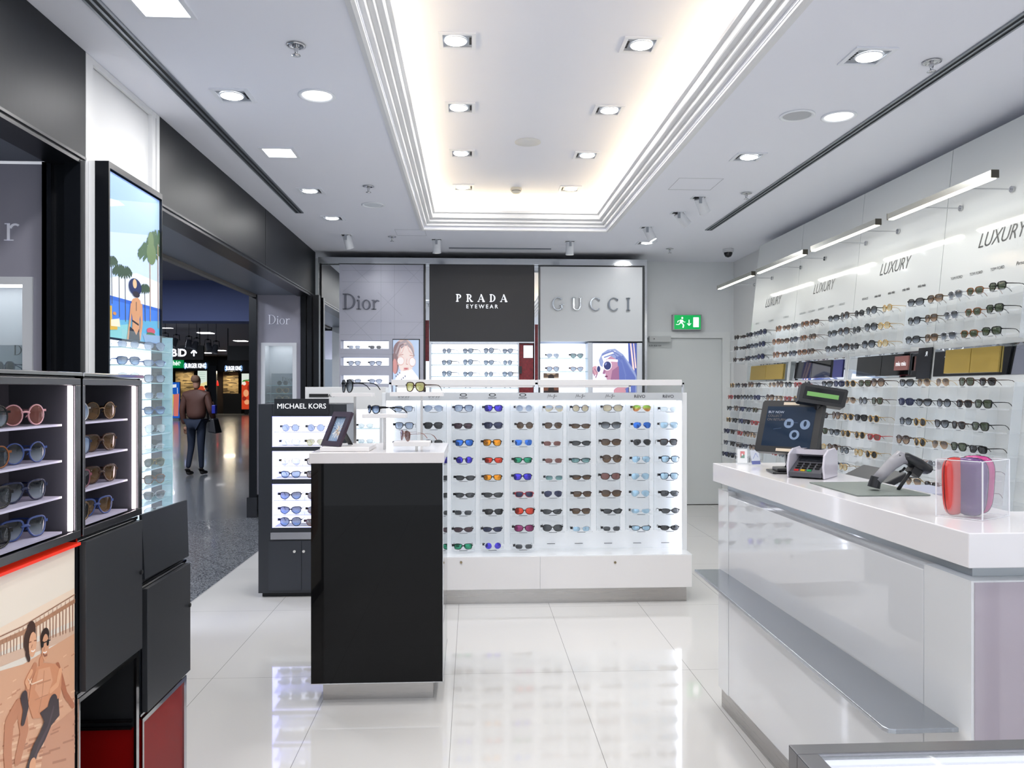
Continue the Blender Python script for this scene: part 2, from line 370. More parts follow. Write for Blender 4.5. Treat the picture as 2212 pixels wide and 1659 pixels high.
# recessed square lamps
tray_m = mat('lamp_tray', '#9a9fa6', .35, metal=.4); ring_m = mat('lamp_ring', '#eef1f5', .3)
def sq_lamp(x, y, z, label, group, on_disc=True, half=.1, tilt=0, power=LAMP_W, full=False):
    t = thing('recessed_spotlight', label, 'ceiling light', (x, y, z-.004), group=group)
    h = half; i = h-.022
    m = MB()
    for a in ((-h, h, -h, -i), (-h, h, i, h), (-h, -i, -i, i), (i, h, -i, i)): m.box(x+a[0], x+a[1], y+a[2], y+a[3], z-.008, z-.0005)
    m.build('frame', mat('lamp_frame', '#e9ecf2', .4), t)
    MB().box(x-i, x+i, y-i, y+i, z-.0018, z-.0006).build('tray', lamp_on if full else tray_m, t)
    if not full:
        rr = i*.76; cx = x+tilt*.008
        ms = MB(); tl = math.radians(12)*tilt
        A = [(cx+rr*math.cos(q)*math.cos(tl), y+rr*math.sin(q), z-.0075-rr*math.cos(q)*math.sin(tl)*.10) for q in [2*math.pi*k/28 for k in range(28)]]
        B = [(cx+(p[0]-cx)*1.1, y+(p[1]-y)*1.1, p[2]+.004) for p in A]
        n = 28
        ms.add(A+B, [(k, (k+1) % n, n+(k+1) % n, n+k) for k in range(n)], 0, True)
        ms.build('ring', ring_m, t)
        MB().add(A, [list(range(n))]).build('bulb', lamp_on, t)
        g = MB()
        for q in range(5): g.box(x+tilt*(-1)*i*.9-.006, x+tilt*(-1)*i*.9+.006, y-.04+q*.018, y-.034+q*.018, z-.006, z-.003)
        g.build('vent_slots', black_m, t)
        MB().tube([(x, y-rr, z-.008), (x, y-rr-.004, z-.03)], .0015, n=6).build('lever', ring_m, t)
    ld = bpy.data.lights.new('lamp_light', 'AREA'); ld.shape = 'DISK'; ld.size = .16; ld.energy = power; ld.color = (1, .985, .97)
    lo = bpy.data.objects.new('lamp_light', ld); lo.parent = t; lo.location = (0, 0, -.03); C.objects.link(lo)
    return t
ords = ['first', 'second', 'third', 'fourth', 'fifth', 'sixth', 'seventh', 'eighth', 'ninth', 'tenth', 'eleventh', 'twelfth']
LY = [-.7, .28, 1.29, 2.3, 3.31, 4.31, 5.33, 6.35, 7.35, 8.42]
cnt = ['nearest', 'second nearest', 'third nearest', 'fourth nearest', 'fifth nearest', 'farthest']
for k, y in enumerate(LY[:9]):
    if k < 4: lb = 'square recessed ceiling lamp behind the camera over the left aisle'
    else: lb = 'square ceiling lamp beside left slot vent, ' + ['topmost in the frame', 'with round tilted bulb', 'with plain square diffuser', 'just before the left sprinkler head', 'nearest the dark cabinets'][k-4]
    sq_lamp(-1.285, y, ZC, lb, 'recessed lamps of the left ceiling row', full=k in (4, 6), tilt=0 if k in (4, 6) else -1, half=.115 if k in (4, 6) else .1)
for k, y in enumerate([-.7, 1.29, 3.65, 5.27, 8.42]):
    lb = 'square recessed ceiling lamp behind the camera over the counter aisle' if k < 2 else 'square ceiling lamp right of moulded bay, ' + ['above the counter near the sprinkler', 'beyond the round speaker grille', 'far end above the gondola edge'][k-2]
    sq_lamp(1.875, y, ZC, lb, 'recessed lamps of the right ceiling row', tilt=1)
for x, side in ((-.08, 'left'), (.915, 'right')):
    for k, y in enumerate([-.0, 1.2, 2.25, 3.25, 4.26, 5.27, 6.29, 7.345]):
        lb = 'square lamp in raised ceiling bay, ' + (side+' row behind the camera' if k < 4 else '%s row, %s of four from the front' % (side, ords[k-4]))
        sq_lamp(x, y, 3.32, lb, 'recessed lamps of the raised ceiling bay', tilt=-1 if side == 'left' else 1, power=LAMP_W*.75)
for x, y, on, lab in ((-.835, 4.29, 1, 'round recessed downlight glowing left of the moulded ceiling bay'), (2.125, 4.465, 1, 'round recessed downlight glowing above the sales counter'), (1.877, 4.462, 0, 'round grey ceiling speaker grille beside the counter downlight'), (-.849, 6.805, 0, 'flat round white ceiling speaker cover near the brand cabinets')):
    t = thing('round_downlight' if on else 'ceiling_speaker', lab, 'ceiling light' if on else 'speaker', (x, y, ZC-.006))
    MB().lathe((x, y, ZC), [(.098, -.0006), (.1, -.006), (.092, -.01), (.078, -.004), (.078, -.0006)], 36).build('ring', ring_m, t)
    if on:
        MB().lathe((x, y, ZC), [(.078, -.002), (.05, -.0012), (.0, -.001)], 36).build('lamp_disc', lamp_lo, t)
    else:
        MB().lathe((x, y, ZC), [(.08, -.004), (.0, -.005)], 36).build('grille', mat('speaker_grey' if x > 0 else 'speaker_white', '#b9bcc0' if x > 0 else '#d6dce2', .6), t)
SP = [(-.809, 3.667, 'chrome sprinkler head in ceiling, the large one left of the bay'), (2.218, 3.698, 'chrome sprinkler head with red bulb beside the right slot vent'), (-.808, 6.187, 'small chrome sprinkler head left of the bay near the square lamps'),
      (-.83, 8.218, 'tiny sprinkler head in the ceiling above the grey brand panel'), (2.21, 6.251, 'small sprinkler head between right slot vent and the tilted white spots'), (2.223, 8.762, 'tiny sprinkler head in ceiling above the exit sign')]
for x, y, lab in SP:
    t = thing('sprinkler', lab, 'sprinkler', (x, y, ZC-.03), group='ceiling sprinklers')
    MB().lathe((x, y, ZC), [(.0, -.0008), (.042, -.001), (.044, -.006), (.03, -.008), (.026, -.004), (.014, -.006), (.0, -.006)], 24).build('rosette', chrome, t)
    MB().lathe((x, y, ZC), [(.008, -.005), (.012, -.02), (.007, -.034), (.007, -.046), (.0, -.046)], 12).build('stem', chrome, t)
    MB().lathe((x, y, ZC), [(.0, -.045), (.02, -.047), (.021, -.05), (.0, -.052)], 16).build('deflector', chrome, t)
    MB().lathe((x, y, ZC), [(.0035, -.03), (.0035, -.045)], 8).build('glass_bulb', mat('red_bulb', '#7d1616', .2), t)
# projecting spots
def cyl_spot(x, y, dx, dy, lab):
    t = thing('projecting_spotlight', lab, 'spotlight', (x, y, ZC-.12), group='white cylinder spotlights in the ceiling')
    m = MB()
    for a in ((-.06, .06, -.05, -.038), (-.06, .06, .038, .05), (-.06, -.048, -.038, .038), (.048, .06, -.038, .038)): m.box(x+a[0], x+a[1], y+a[2], y+a[3], ZC-.006, ZC-.0005)
    m.build('frame', ring_m, t)
    bx('recess', black_m, t, x-.048, x+.048, y-.038, y+.038, ZC-.003, ZC-.0008)
    p0 = Vector((x, y, ZC-.004)); d = Vector((dx, dy, -1)).normalized(); p1 = p0+d*.135
    MB().cyl(p0+d*.0, p1, .042, n=24).cyl(p1, p1+d*.006, .045, n=24).build('body', mat('spot_white', '#dfe2e6', .4), t)
    MB().cyl(p1+d*.0062, p1+d*.0072, .036, n=24).build('lens', lamp_lo, t)
    bx('bracket', tray_m, t, x-.012, x+.012, y-.047, y-.04, ZC-.06, ZC-.002)
    ld = bpy.data.lights.new('spot_light', 'SPOT'); ld.energy = 22; ld.spot_size = math.radians(38); ld.spot_blend = .7; ld.shadow_soft_size = .03
    lo = bpy.data.objects.new('spot_light', ld); C.objects.link(lo); lo.parent = t
    lo.location = (p1+d*.02)-Vector(t.location); lo.rotation_euler = d.to_track_quat('-Z', 'Y').to_euler()
for a in ((-1.289, 8.143, .25, .35, 'white cylinder spotlight tilted toward the grey brand panel'), (-.376, 8.346, .02, .25, 'white cylinder spotlight hanging before the black brand panel'), (1.044, 8.378, .0, .2, 'white cylinder spotlight hanging before the pale brand panel'),
          (1.869, 6.407, .6, .5, 'largest white cylinder spot tilted toward the wall of sunglasses'), (1.84, 6.969, .9, .2, 'middle white cylinder spot of the tilted three by the bay'), (1.7, 7.613, .5, -.1, 'smallest white cylinder spot of the tilted three by the bay')): cyl_spot(*a)
t = thing('security_camera', 'small dark dome security camera on the ceiling near the rear door', 'security camera', (2.889, 8.758, ZC-.1))
MB().lathe((2.889, 8.758, ZC), [(.062, -.0008), (.062, -.03), (.05, -.04), (.0, -.04)], 24).build('base', mat('cam_white', '#d2d4d6', .4), t)
MB().lathe((2.889, 8.758, ZC), [(.048, -.04), (.046, -.06), (.032, -.085), (.0, -.096)], 24).build('dome', mat('dome_dark', '#15171b', .08), t)
t = thing('smoke_detector', 'round white smoke detector between the far spots of the raised bay', 'smoke detector', (.412, 7.36, 3.26))
MB().lathe((.412, 7.36, 3.32), [(.052, -.0008), (.055, -.02), (.045, -.026), (.045, -.034), (.03, -.05), (.0, -.052)], 24).build('body', mat('detector_white', '#d8d4c8', .5), t)
MB().lathe((.412, 7.36, 3.32), [(.046, -.027), (.046, -.033)], 24).build('vent_ring', mat('detector_dark', '#77746c', .5), t)
t = MB().lathe((.423, 5.98, 3.32), [(.1, -.0008), (.1, -.006), (.0, -.006)], 28).build('ceiling_speaker', mat('bay_disc', '#d5d8da', .5))
tag(t, 'flat round white disc in the middle of the raised ceiling bay', 'speaker')
for x, y, w_, lab in ((-.62, 8.0, .3, 'fine outline of an access hatch in ceiling above the brand cabinets'), (1.72, 6.0, .34, 'fine outline of an access hatch in ceiling right of the bay')):
    m = MB()
    for a in ((-w_/2, w_/2, -w_/2, -w_/2+.003), (-w_/2, w_/2, w_/2-.003, w_/2), (-w_/2, -w_/2+.003, -w_/2, w_/2), (w_/2-.003, w_/2, -w_/2, w_/2)): m.box(x+a[0], x+a[1], y+a[2], y+a[3], ZC-.002, ZC-.0005)
    tag(m.build('access_hatch', mat('hatch_line', '#b6bac0', .5)), lab, 'ceiling hatch', 'ceiling hatches')
# left shopfront
FZ = 2.52
def fascia(y0, y1, n):
    s = MB().box(XL-.03, XL, y0, y1, FZ, ZC-.001).build('wall_left_panel', graph); struct(s)
struct(MB().box(XL-.03, XL, YN, 3.785, FZ, ZC-.002).build('wall_left', graph))
struct(MB().box(XL-.03, XL, 4.66, 6.995, FZ, ZC-.002).build('wall_left', graph))
struct(MB().box(XL-.03, XL, 7.005, 9.2, FZ, ZC-.002).build('wall_left', graph))
struct(MB().box(XL-.02, XL-.002, 6.99, 7.01, FZ, ZC-.002).box(-2.0, XL-.031, YN, 9.2, FZ+.06, ZC-.002).build('wall_left_core', black_m))
for y0, y1 in ((YN, 3.785), (4.66, 9.2)):
    struct(MB().box(XL-.035, XL+.004, y0, y1, FZ-.012, FZ).box(XL-.16, XL-.004, y0, y1, FZ-.035, FZ-.012).build('trim_lintel', dark_fr))
    struct(MB().box(-2.42, XL-.14, y0, y1, 2.5, 2.54).build('ceiling_soffit', mat('soffit_grey', '#6d7480', .35, metal=.3)))
    struct(MB().box(-2.47, -2.42, y0, y1, 2.47, 2.6).box(-2.6, -2.47, y0, y1, 2.6, 3.5).build('beam_outer', mat('beam_beige', '#6e6a66', .6)))
# white pillar between openings
struct(MB().box(-2.4, XL-.025, 4.24, 4.66, 0, ZC-.002).box(-1.9, XL-.025, 3.79, 4.24, 0, ZC-.002).box(-2.4, -1.9, 3.79, 4.24, 2.55, ZC-.002).box(XL-.025, XL, 3.79, 3.86, 0, ZC-.002).box(XL-.025, XL, 4.56, 4.6, 0, ZC-.002).box(XL-.025, XL+.0, 4.62, 4.66, 0, ZC-.002).box(XL-.02, XL-.002, 3.86, 4.66, ZC-.03, ZC-.002).build('pillar_left', white))
# shallow jamb display windows at both ends of the openings
lil = mat('lilac_grey_panel', '#9a99a6', .4); win_w = mat('window_frame_white', '#d6d9de', .35)
def jamb(y, xa, xb, near, lab):
    """display wall facing the camera across the thickness of the shopfront"""
    t = thing('window_display', lab, 'display window', ((xa+xb)/2, y, 0))
    wx0, wx1 = (xa+.02, xb-.215 if near else xb-.06)
    if near: wx0, wx1 = xa-.25, -2.081
    else: wx0, wx1 = at_y(566, 0, y)[0], at_y(639, 0, y)[0]
    z0, z1 = 1.22, (1.965 if near else 1.96)
    p = MB()
    xs = [xa, wx0, wx1, xb]
    p.box(xa-.3 if near else xa, wx0, y, y+.03, .25, 2.499).box(wx1, xb, y, y+.03, .25, 2.499).box(wx0, wx1, y, y+.03, z1, 2.499).box(wx0, wx1, y, y+.03, .25, z0)
    p.build('panel', lil, t)
    m = MB(); g = .035
    for a in ((wx0-.01, wx0+g, z0, z1), (wx1-g, wx1+.01, z0, z1), (wx0+g, wx1-g, z1-g, z1), (wx0+g, wx1-g, z0, z0+g)): m.box(a[0], a[1], y-.012, y-.001, a[2], a[3])
    m.build('frame', win_w, t)
    m = MB().box(wx0, wx1, y+.34, y+.36, z0, z1).box(wx0-.01, wx0, y+.03, y+.35, z0, z1).box(wx1, wx1+.01, y+.03, y+.35, z0, z1).box(wx0, wx1, y+.03, y+.35, z0-.01, z0)
    m.build('interior', mat('window_interior', '#b9bfc6', .35), t)
    bx('light_box', lamp_lo, t, wx0+.03, wx1-.03, y+.06, y+.3, z1-.012, z1-.004)
    bx('backdrop', mat('case_grey', '#7e858e', .4), t, wx0+.03, wx1-.03, y+.3, y+.32, z0+.03, 1.62 if not near else 1.66)
    serif_part('lettering', 'Dior', mat('pale_letter', '#d9dbe6', .4, emit=.15), t, ((xa+xb)/2 if not near else -2.315, y-.001, 2.17 if not near else 2.137), (1, 0, 0), (0, 0, 1), .135 if near else .105, .36 if near else .245, T=.11, t=.03, ext=.002)
    serif_part('small_lettering', 'Dior', prt_k, t, ((wx0+wx1)/2+(.03 if not near else .12), y+.298, 1.53 if not near else 1.61), (1, 0, 0), (0, 0, 1), .05, .13, T=.11, t=.03, ext=.001)
    for q in range(3): bx('shelf', glass_e, t, wx0+.04, wx1-.04, y+.06, y+.29, 1.475-.09*q+(.03 if near else 0), 1.48-.09*q+(.03 if near else 0))
    bx('glass_pane', glassm, t, wx0+g, wx1-g, y+.004, y+.008, z0+g, z1-g)
    return (wx0+wx1)/2, y+.16
JN = jamb(3.83, -2.44, -2.012, True, 'lilac grey shopfront panel with white framed lit display window, near the tall lightbox')
JF = jamb(9.0, at_y(556, 0, 9.0)[0], at_y(650, 0, 9.0)[0], False, 'lilac grey shopfront panel with lit display window beyond the far concourse opening')
struct(MB().box(-2.012, -1.985, 3.79, 3.86, 0, 2.5).box(-1.975, -1.955, 3.76, 3.86, 0, 2.5).box(-1.94, -1.9, 3.78, 3.86, 0, 2.5).box(-1.885, XL-.002, 3.74, 3.785, 0, 2.5).box(-2.012, XL-.03, 3.79, 3.799, 0, 2.5).build('door_2', dark_fr))
xx = [at_y(p, 0, 9.0)[0] for p in (540, 556, 650, 690)]
struct(MB().box(xx[0], xx[1], 8.96, 9.4, .22, 2.6).build('pillar_far', black_s))
struct(MB().box(xx[0]-.02, xx[1]+.01, 8.94, 9.42, 0, .225).build('baseboard_far', dsteel))
struct(MB().box(xx[2], xx[2]+.06, 8.98, 9.05, 0, 2.5).box(xx[2]+.08, xx[2]+.13, 8.95, 9.05, 0, 2.5).box(xx[2]+.15, xx[3], 8.97, 9.05, 0, 2.5).box(xx[2], xx[3], 9.04, 9.06, 0, 2.5).build('door_3', dark_fr))
# concourse shell
struct(MB().box(-32, -2.6, YN, 50, 3.42, 3.5).build('ceiling_concourse', mat('conc_ceiling', '#a09da4', .6)))
struct(MB().box(-32, -2.6, 14.6, 15.2, 2.68, 3.42).build('beam_concourse', mat('bulkhead_blue', '#7482b6', .6)))
struct(MB().box(-32, -31.9, YN, 50, 0, 3.5).box(-32, -2.0, 49.9, 50, 0, 3.5).box(-32, -2.6, YN-.1, YN, 0, 3.5).box(-2.45, -2.35, 9.5, 50, 0, 3.5).build('wall_concourse', mat('conc_wall', '#22252b', .6)))
for x, y in ((-4, 4.5), (-4.5, 8), (-9, 6), (-5, 11.5), (-10, 11.5), (-9.5, 20), (-13, 20), (-10, 26), (-14, 30), (-14, 37)):  # lamps added to brighten the dark concourse
    t = thing('concourse_fill_lamp', 'added concourse fill lamp out of the shop opening', 'ceiling light', (x, y, 3.4), group='added concourse fill lamps')
    MB().box(x-.3, x+.3, y-.1, y+.1, 3.41, 3.419).build('diffuser', lamp_lo, t)
    ld = bpy.data.lights.new('lamp_light', 'AREA'); ld.size = .5; ld.energy = 80; ld.color = (.82, .88, 1)
    lo = bpy.data.objects.new('lamp_light', ld); lo.parent = t; lo.location = (0, 0, -.05); C.objects.link(lo)
# ------------------------------------------------------------------ sunglasses
SHAPES = {  # a, b, exponent, top widening, outer-corner lift, rim, brow factor, metal, temple height, gap half
    'round': (.0235, .023, 2.0, 0, 0, .0028, 1.0, 0, .0045, .0105),
    'oversized round': (.0285, .0265, 2.2, .04, .06, .0034, 1.1, 0, .007, .009),
    'rectangular': (.0265, .0185, 3.6, .07, .05, .0036, 1.25, 0, .006, .0095),
    'square': (.0265, .0215, 3.2, .08, .04, .0038, 1.3, 0, .006, .0095),
    'narrow wrap': (.0285, .0155, 2.9, .06, .12, .0034, 1.2, 0, .0075, .0085),
    'aviator': (.0275, .0235, 2.3, .16, -.04, .0012, 1.2, 1, .002, .0095),
    'cat-eye': (.0285, .0205, 2.5, .12, .22, .0036, 1.5, 0, .0055, .0085),
    'butterfly': (.0305, .0225, 2.5, .0, .12, .0034, 1.1, 0, .008, .008),
    'browline': (.0255, .021, 2.7, .09, .05, .0016, 3.0, 0, .005, .010),
    'slim metal': (.0245, .0165, 3.0, .04, 0, .0011, 1.2, 1, .002, .0115),
}
SUN = {}
def lens_pt(sh, t, sx, grow=0.0):
    a, b, n, k, lift, rim, brow, met, th, gap = SHAPES[sh]
    c, s = math.cos(t), math.sin(t)
    x = a*math.copysign(abs(c)**(2/n), c); z = b*math.copysign(abs(s)**(2/n), s)
    x *= 1+k*1.5*z/b
    if z < 0 and x < 0 and sh not in ('round', 'slim metal'): x *= 1-.34*(-z/b)**1.3
    if z < 0 and sh in ('square', 'rectangular', 'cat-eye', 'narrow wrap', 'browline'): z *= 1-.10*max(0, -x/a)
    z += lift*b*max(0, x/a)*(1 if z > 0 else .4)
    if sh == 'aviator': x += .004*max(0, -z/b)
    if grow:
        g = grow*(1+(brow-1)*max(0, s)**1.5); l = math.hypot(x, z) or 1
        x += x/l*g; z += z/l*g
    x = sx*(x+a+gap); return x, z
def sun_meshes(sh):
    if sh in SUN: return SUN[sh]
    a, b, n, k, lift, rim, brow, met, th, gap = SHAPES[sh]
    N = 20; zc = b+rim+.0005; cur = 2.4 if 'wrap' in sh else 1.5
    dep = lambda x: cur*x*x
    fr = MB(); yb = .0012 if met else .0042
    for sx in (1, -1):
        I = [lens_pt(sh, 2*math.pi*i/N, sx) for i in range(N)]; O = [lens_pt(sh, 2*math.pi*i/N, sx, rim) for i in range(N)]
        L = [[(x, dep(x), z+zc) for x, z in I], [(x, dep(x)-.0006, z+zc) for x, z in O], [(x, dep(x)+yb, z+zc) for x, z in O], [(x, dep(x)+yb, z+zc) for x, z in I]]
        vs = sum(L, []); fs = []
        for q in range(4):
            for i in range(N): fs.append((q*N+i, q*N+(i+1) % N, ((q+1) % 4)*N+(i+1) % N, ((q+1) % 4)*N+i))
        fr.add(vs, fs, 0, True)
    zb = zc+b*(.25 if not met else .35)
    r0 = rim*1.1
    fr.tube([(-gap-.002, dep(gap)+yb/2, zb-.001), (-gap*.4, yb/2-.001, zb+.002), (gap*.4, yb/2-.001, zb+.002), (gap+.002, dep(gap)+yb/2, zb-.001)], r0, 6)
    if sh == 'aviator': fr.tube([(-gap-.004, .001, zc+b*.85), (gap+.004, .001, zc+b*.85)], .001, 6)
    XE = 2*a+gap+rim; zt = zc+b*.45+lift*b*.6
    for sx in (1, -1):
        fr.box(sx*(XE-.003), sx*(XE+.0055), dep(XE)-.001, dep(XE)+.007, zt-th*.6, zt+th*.6)
        fr.tube([(sx*gap*.85, .004, zc-b*.05), (sx*gap*.75, .009, zc-b*.25)], .0016, 5)
    ln = []
    for sx in (1, -1):
        I = [lens_pt(sh, 2*math.pi*i/N, sx) for i in range(N)]; cx = sx*(a+gap); m = MB()
        J = [(cx+(x-cx)*.5, z*.5) for x, z in I]
        vs = [(x, dep(x)+.001, z+zc) for x, z in I]+[(x, dep(x)-.0008, z+zc) for x, z in J]+[(cx, dep(cx)-.0016, zc)]
        m.add(vs, [(i, (i+1) % N, N+(i+1) % N, N+i) for i in range(N)]+[(N+i, N+(i+1) % N, 2*N) for i in range(N)], 0, True)
        ln.append(m)
    tp = []
    for sx in (1, -1):
        m = MB(); X = sx*(XE+.004); y0 = dep(XE)+.006; rr = max(.0009, .0012)
        path = [(X, y0, zt), (X, y0+.03, zt+.0005), (X-sx*.001, y0+.07, zt+.0005), (X-sx*.003, y0+.094, zt-.002), (X-sx*.006, y0+.112, zt-.012), (X-sx*.009, y0+.126, max(.003, zt-.030))]
        hs = [th*.62, th*.6, th*.45, th*.4, max(.002, th*.4), max(.0018, th*.35)]
        m.tube(path, hs, 4, 0, rw=[rr*1.2]*6); tp.append(m)
    SUN[sh] = (fr.mesh('frame', []), [m.mesh('lens', []) for m in ln], [m.mesh('temple', []) for m in tp], XE, zt)
    return SUN[sh]
FRM = {'black': ('#0b0b0d', .15, 0), 'tortoise': ('#3b2314', .18, 0), 'brown': ('#3a2216', .2, 0), 'navy': ('#1a2340', .18, 0), 'grey': ('#55585e', .25, 0),
       'pale': ('#c9d0d8', .2, 0), 'gold': ('#caa35a', .2, 1), 'silver': ('#b9bcc2', .2, 1), 'pink': ('#d5a0a6', .2, 0), 'blue': ('#3b4f86', .2, 0), 'red': ('#a8242c', .2, 0), 'plum': ('#6a3a48', .2, 0), 'honey': ('#7d4820', .2, 0), 'copper': ('#9a5f4c', .2, 1), 'bronze': ('#6e5a44', .2, 1)}
LNS = {  # colour, alpha, metallic, second colour (lower half)
    'dark': ('#08090b', .93, .0, None), 'grey': ('#24282d', .9, .15, None), 'smoke blue': ('#6f86a8', .8, .2, '#a9bcd6'), 'navy': ('#1b2348', .93, .4, None), 'violet mirror': ('#4438c8', .95, .7, None),
    'orange mirror': ('#e08a08', .95, .7, '#f0a41a'), 'red mirror': ('#c93a22', .95, .7, None), 'green mirror': ('#1f8f6a', .95, .7, None), 'blue mirror': ('#2f6fd0', .95, .7, None), 'ice blue': ('#9cc7e2', .8, .5, None),
    'brown': ('#3f2c18', .92, .1, '#5e4426'), 'tan': ('#a39572', .8, .1, '#c8bd98'), 'rose brown': ('#6e3f38', .9, .2, None), 'lime mirror': ('#8fbf4a', .95, .6, '#d8804a'), 'pale': ('#c9dbe2', .6, .3, None),
    'blue gradient': ('#1c3764', .88, .1, '#8fb6e6'), 'sky blue': ('#5f93c4', .75, .1, None), 'wine': ('#3a1c2a', .93, .3, None), 'magenta mirror': ('#8a2f66', .95, .6, None), 'green': ('#2f3d22', .9, .1, None),
    'brown gradient': ('#2a1e18', .88, .1, '#9a8068'), 'grey gradient': ('#14171c', .9, .1, '#78828e'), 'clear': ('#dfe8ee', .3, .1, None), 'yellow': ('#b7b45c', .8, .2, '#d6d684'), 'sand blue': ('#7f98b4', .75, .1, '#cfc49a'), 'teal': ('#2f5f66', .85, .2, '#6fa6a4')}
def fmat(c): h, r, m = FRM[c]; return mat('frame_'+c, h, r, metal=m, spec=.35)
def lmat(c):
    k = 'lens_'+c.replace(' ', '_')
    if k in MATS: return MATS[k]
    h, a, me, h2 = LNS[c]; m = mat(k, h, .04, metal=me, alpha=a, spec=.35, coat=.12)
    if h2:
        nt = m.node_tree; b = nt.nodes['Principled BSDF']; tc = nt.nodes.new('ShaderNodeTexCoord'); sp = nt.nodes.new('ShaderNodeSeparateXYZ')
        r = nt.nodes.new('ShaderNodeValToRGB'); r.color_ramp.elements[0].color = (*lin(h2), 1); r.color_ramp.elements[1].color = (*lin(h), 1)
        r.color_ramp.elements[0].position = .15; r.color_ramp.elements[1].position = .75
        nt.links.new(tc.outputs['Generated'], sp.inputs[0]); nt.links.new(sp.outputs[2], r.inputs[0]); nt.links.new(r.outputs[0], b.inputs['Base Color'])
    return m
SC = {}
def inst(name, me, m, parent):
    k = (me.name, m.name)
    if k not in SC:
        q = me.copy(); q.materials.clear(); q.materials.append(m); SC[k] = q
    o = bpy.data.objects.new(name, SC[k]); C.objects.link(o); o.parent = parent; return o
tagm = mat('security_tag', '#0c0d10', .35)
NSUN = [0]
def sunglasses(sh, fr, ln, loc, rz, label, group=None, tg=False, scale=1.0, rot=None):
    t = bpy.data.objects.new('sunglasses', None); C.objects.link(t); t.empty_display_size = .02
    t.location = loc; t.rotation_euler = rot or (0, 0, rz); t.scale = (scale,)*3
    t['label'] = label; t['category'] = 'sunglasses'
    if group: t['group'] = group
    F, L, T, XE, zt = sun_meshes(sh)
    inst('frame', F, fmat(fr), t)
    for l in L: inst('lens', l, lmat(ln), t)
    for q in T: inst('temple', q, fmat(fr), t)
    if tg:
        if 'tag' not in SUN: SUN['tag'] = MB().box(-.009, .009, -.001, .012, -.008, .008).mesh('security_tag', [])
        g = inst('security_tag', SUN['tag'], tagm, t); g.location = (-XE-.008, .012, zt)
    NSUN[0] += 1
    return t
# ------------------------------------------------------------------ white gondola
GX0, GX1 = -.585, 1.455
g = thing('display_gondola', 'long white backlit sunglasses gondola with steel plinth in the middle of the shop', 'display unit', (.44, 5.5, 0))
MB().box(GX0+.01, GX1-.005, 5.268, 5.83, 0, .098).build('plinth', steel, g)
MB().box(GX0-.02, GX1+.03, 5.25, 5.85, .098, .322).build('base_box', gloss_w, g, bevel=.003)
for x0, x1, kx, lab in ((GX0-.016, .452, -.08, 0), (.456, GX1+.026, .955, 1)):
    d = bx('drawer_front', satin_w, g, x0, x1, 5.244, 5.2495, .102, .316)
    kp = at_y(996 if lab == 0 else 1329, 1215, 5.24)
    MB().cyl((kp[0], 5.2438, kp[2]), (kp[0], 5.238, kp[2]), .008, n=16).build('lock', mat('brass_lock', '#9a8a6c', .3, metal=1), d)
MB().box(GX0, GX1, 5.475, 5.50, .322, 1.41).build('back_panel', mat('gondola_back', '#f0f3f6', .25, emit=.08), g)
MB().box(GX0-.03, GX0, 5.40, 5.62, .1, 1.412).box(GX1, GX1+.036, 5.40, 5.62, .1, 1.412).box(GX0, GX1, 5.50, 5.62, .322, 1.412).build('carcass', gloss_w, g, bevel=.003)
MB().box(GX0, GX1, 5.385, 5.475, 1.358, 1.411).build('header', mat('header_silver', '#c4c7ca', .3, metal=.3), g)
for x in (GX0+.012, GX1-.012): bx('led_strip', led, g, x-.006, x+.006, 5.44, 5.46, .33, 1.35)
bx('top_led_strip', led, g, GX0+.03, GX1-.03, 5.44, 5.455, 1.35, 1.357)
GXC = [-.466, -.26, -.06, .138, .346, .549, .743, .95, 1.155, 1.354]
ink = mat('ink_dark', '#1d1e22', .5)
hy = 5.3845
for k, x in enumerate(GXC):
    o = (x, hy, 1.372)
    if k < 2:
        text_part('lettering', 'BOSS', ink, g, (x, hy, 1.380), (1, 0, 0), (0, 0, 1), .026, ext=.0012, xs=.85, space=1.1); text_part('lettering', 'HUGO BOSS', ink, g, (x, hy, 1.367), (1, 0, 0), (0, 0, 1), .006, ext=.0012, space=1.6)
    elif k < 5:
        b = MB()
        for q in _arc(x, 1.397, .024, .011, 0, 360, .007, .0035): b.extr(q, (0, hy, 0), (1, 0, 0), (0, 0, 1), (0, -1, 0), .0012)
        b.build('logo', ink, g); text_part('lettering', 'OAKLEY', ink, g, (x, hy, 1.372), (1, 0, 0), (0, 0, 1), .0085, ext=.0012, xs=1.25, bold=.02)
    elif k < 8:
        b = MB()
        pts = [(-.034, -.012), (-.028, .008), (-.024, .013), (-.022, -.004), (-.012, .013), (-.013, -.003), (-.008, .003), (-.005, -.003), (-.001, .002), (.001, -.003), (.004, .001)]
        p2 = [(.022, .011), (.014, .013), (.01, .006), (.014, .0), (.017, .013), (.012, -.012), (.007, -.014), (.008, -.008), (.019, .0), (.022, .004), (.024, -.001), (.028, .004), (.03, .0), (.034, .004)]
        for pp in (pts, p2):
            for q in stroke(pp, .0014): b.extr(q, (x, hy, 1.387), (1, 0, 0), (0, 0, 1), (0, -1, 0), .0012)
        b.build('logo', ink, g)
    else:
        text_part('lettering', 'Rēvo'.replace('ē', 'ē').upper().replace('Ē', 'ē') if False else 'RēVO', ink, g, (x, hy, 1.376), (1, 0, 0), (0, 0, 1), .021, ext=.0012, xs=1.0, bold=.008)
acr = []
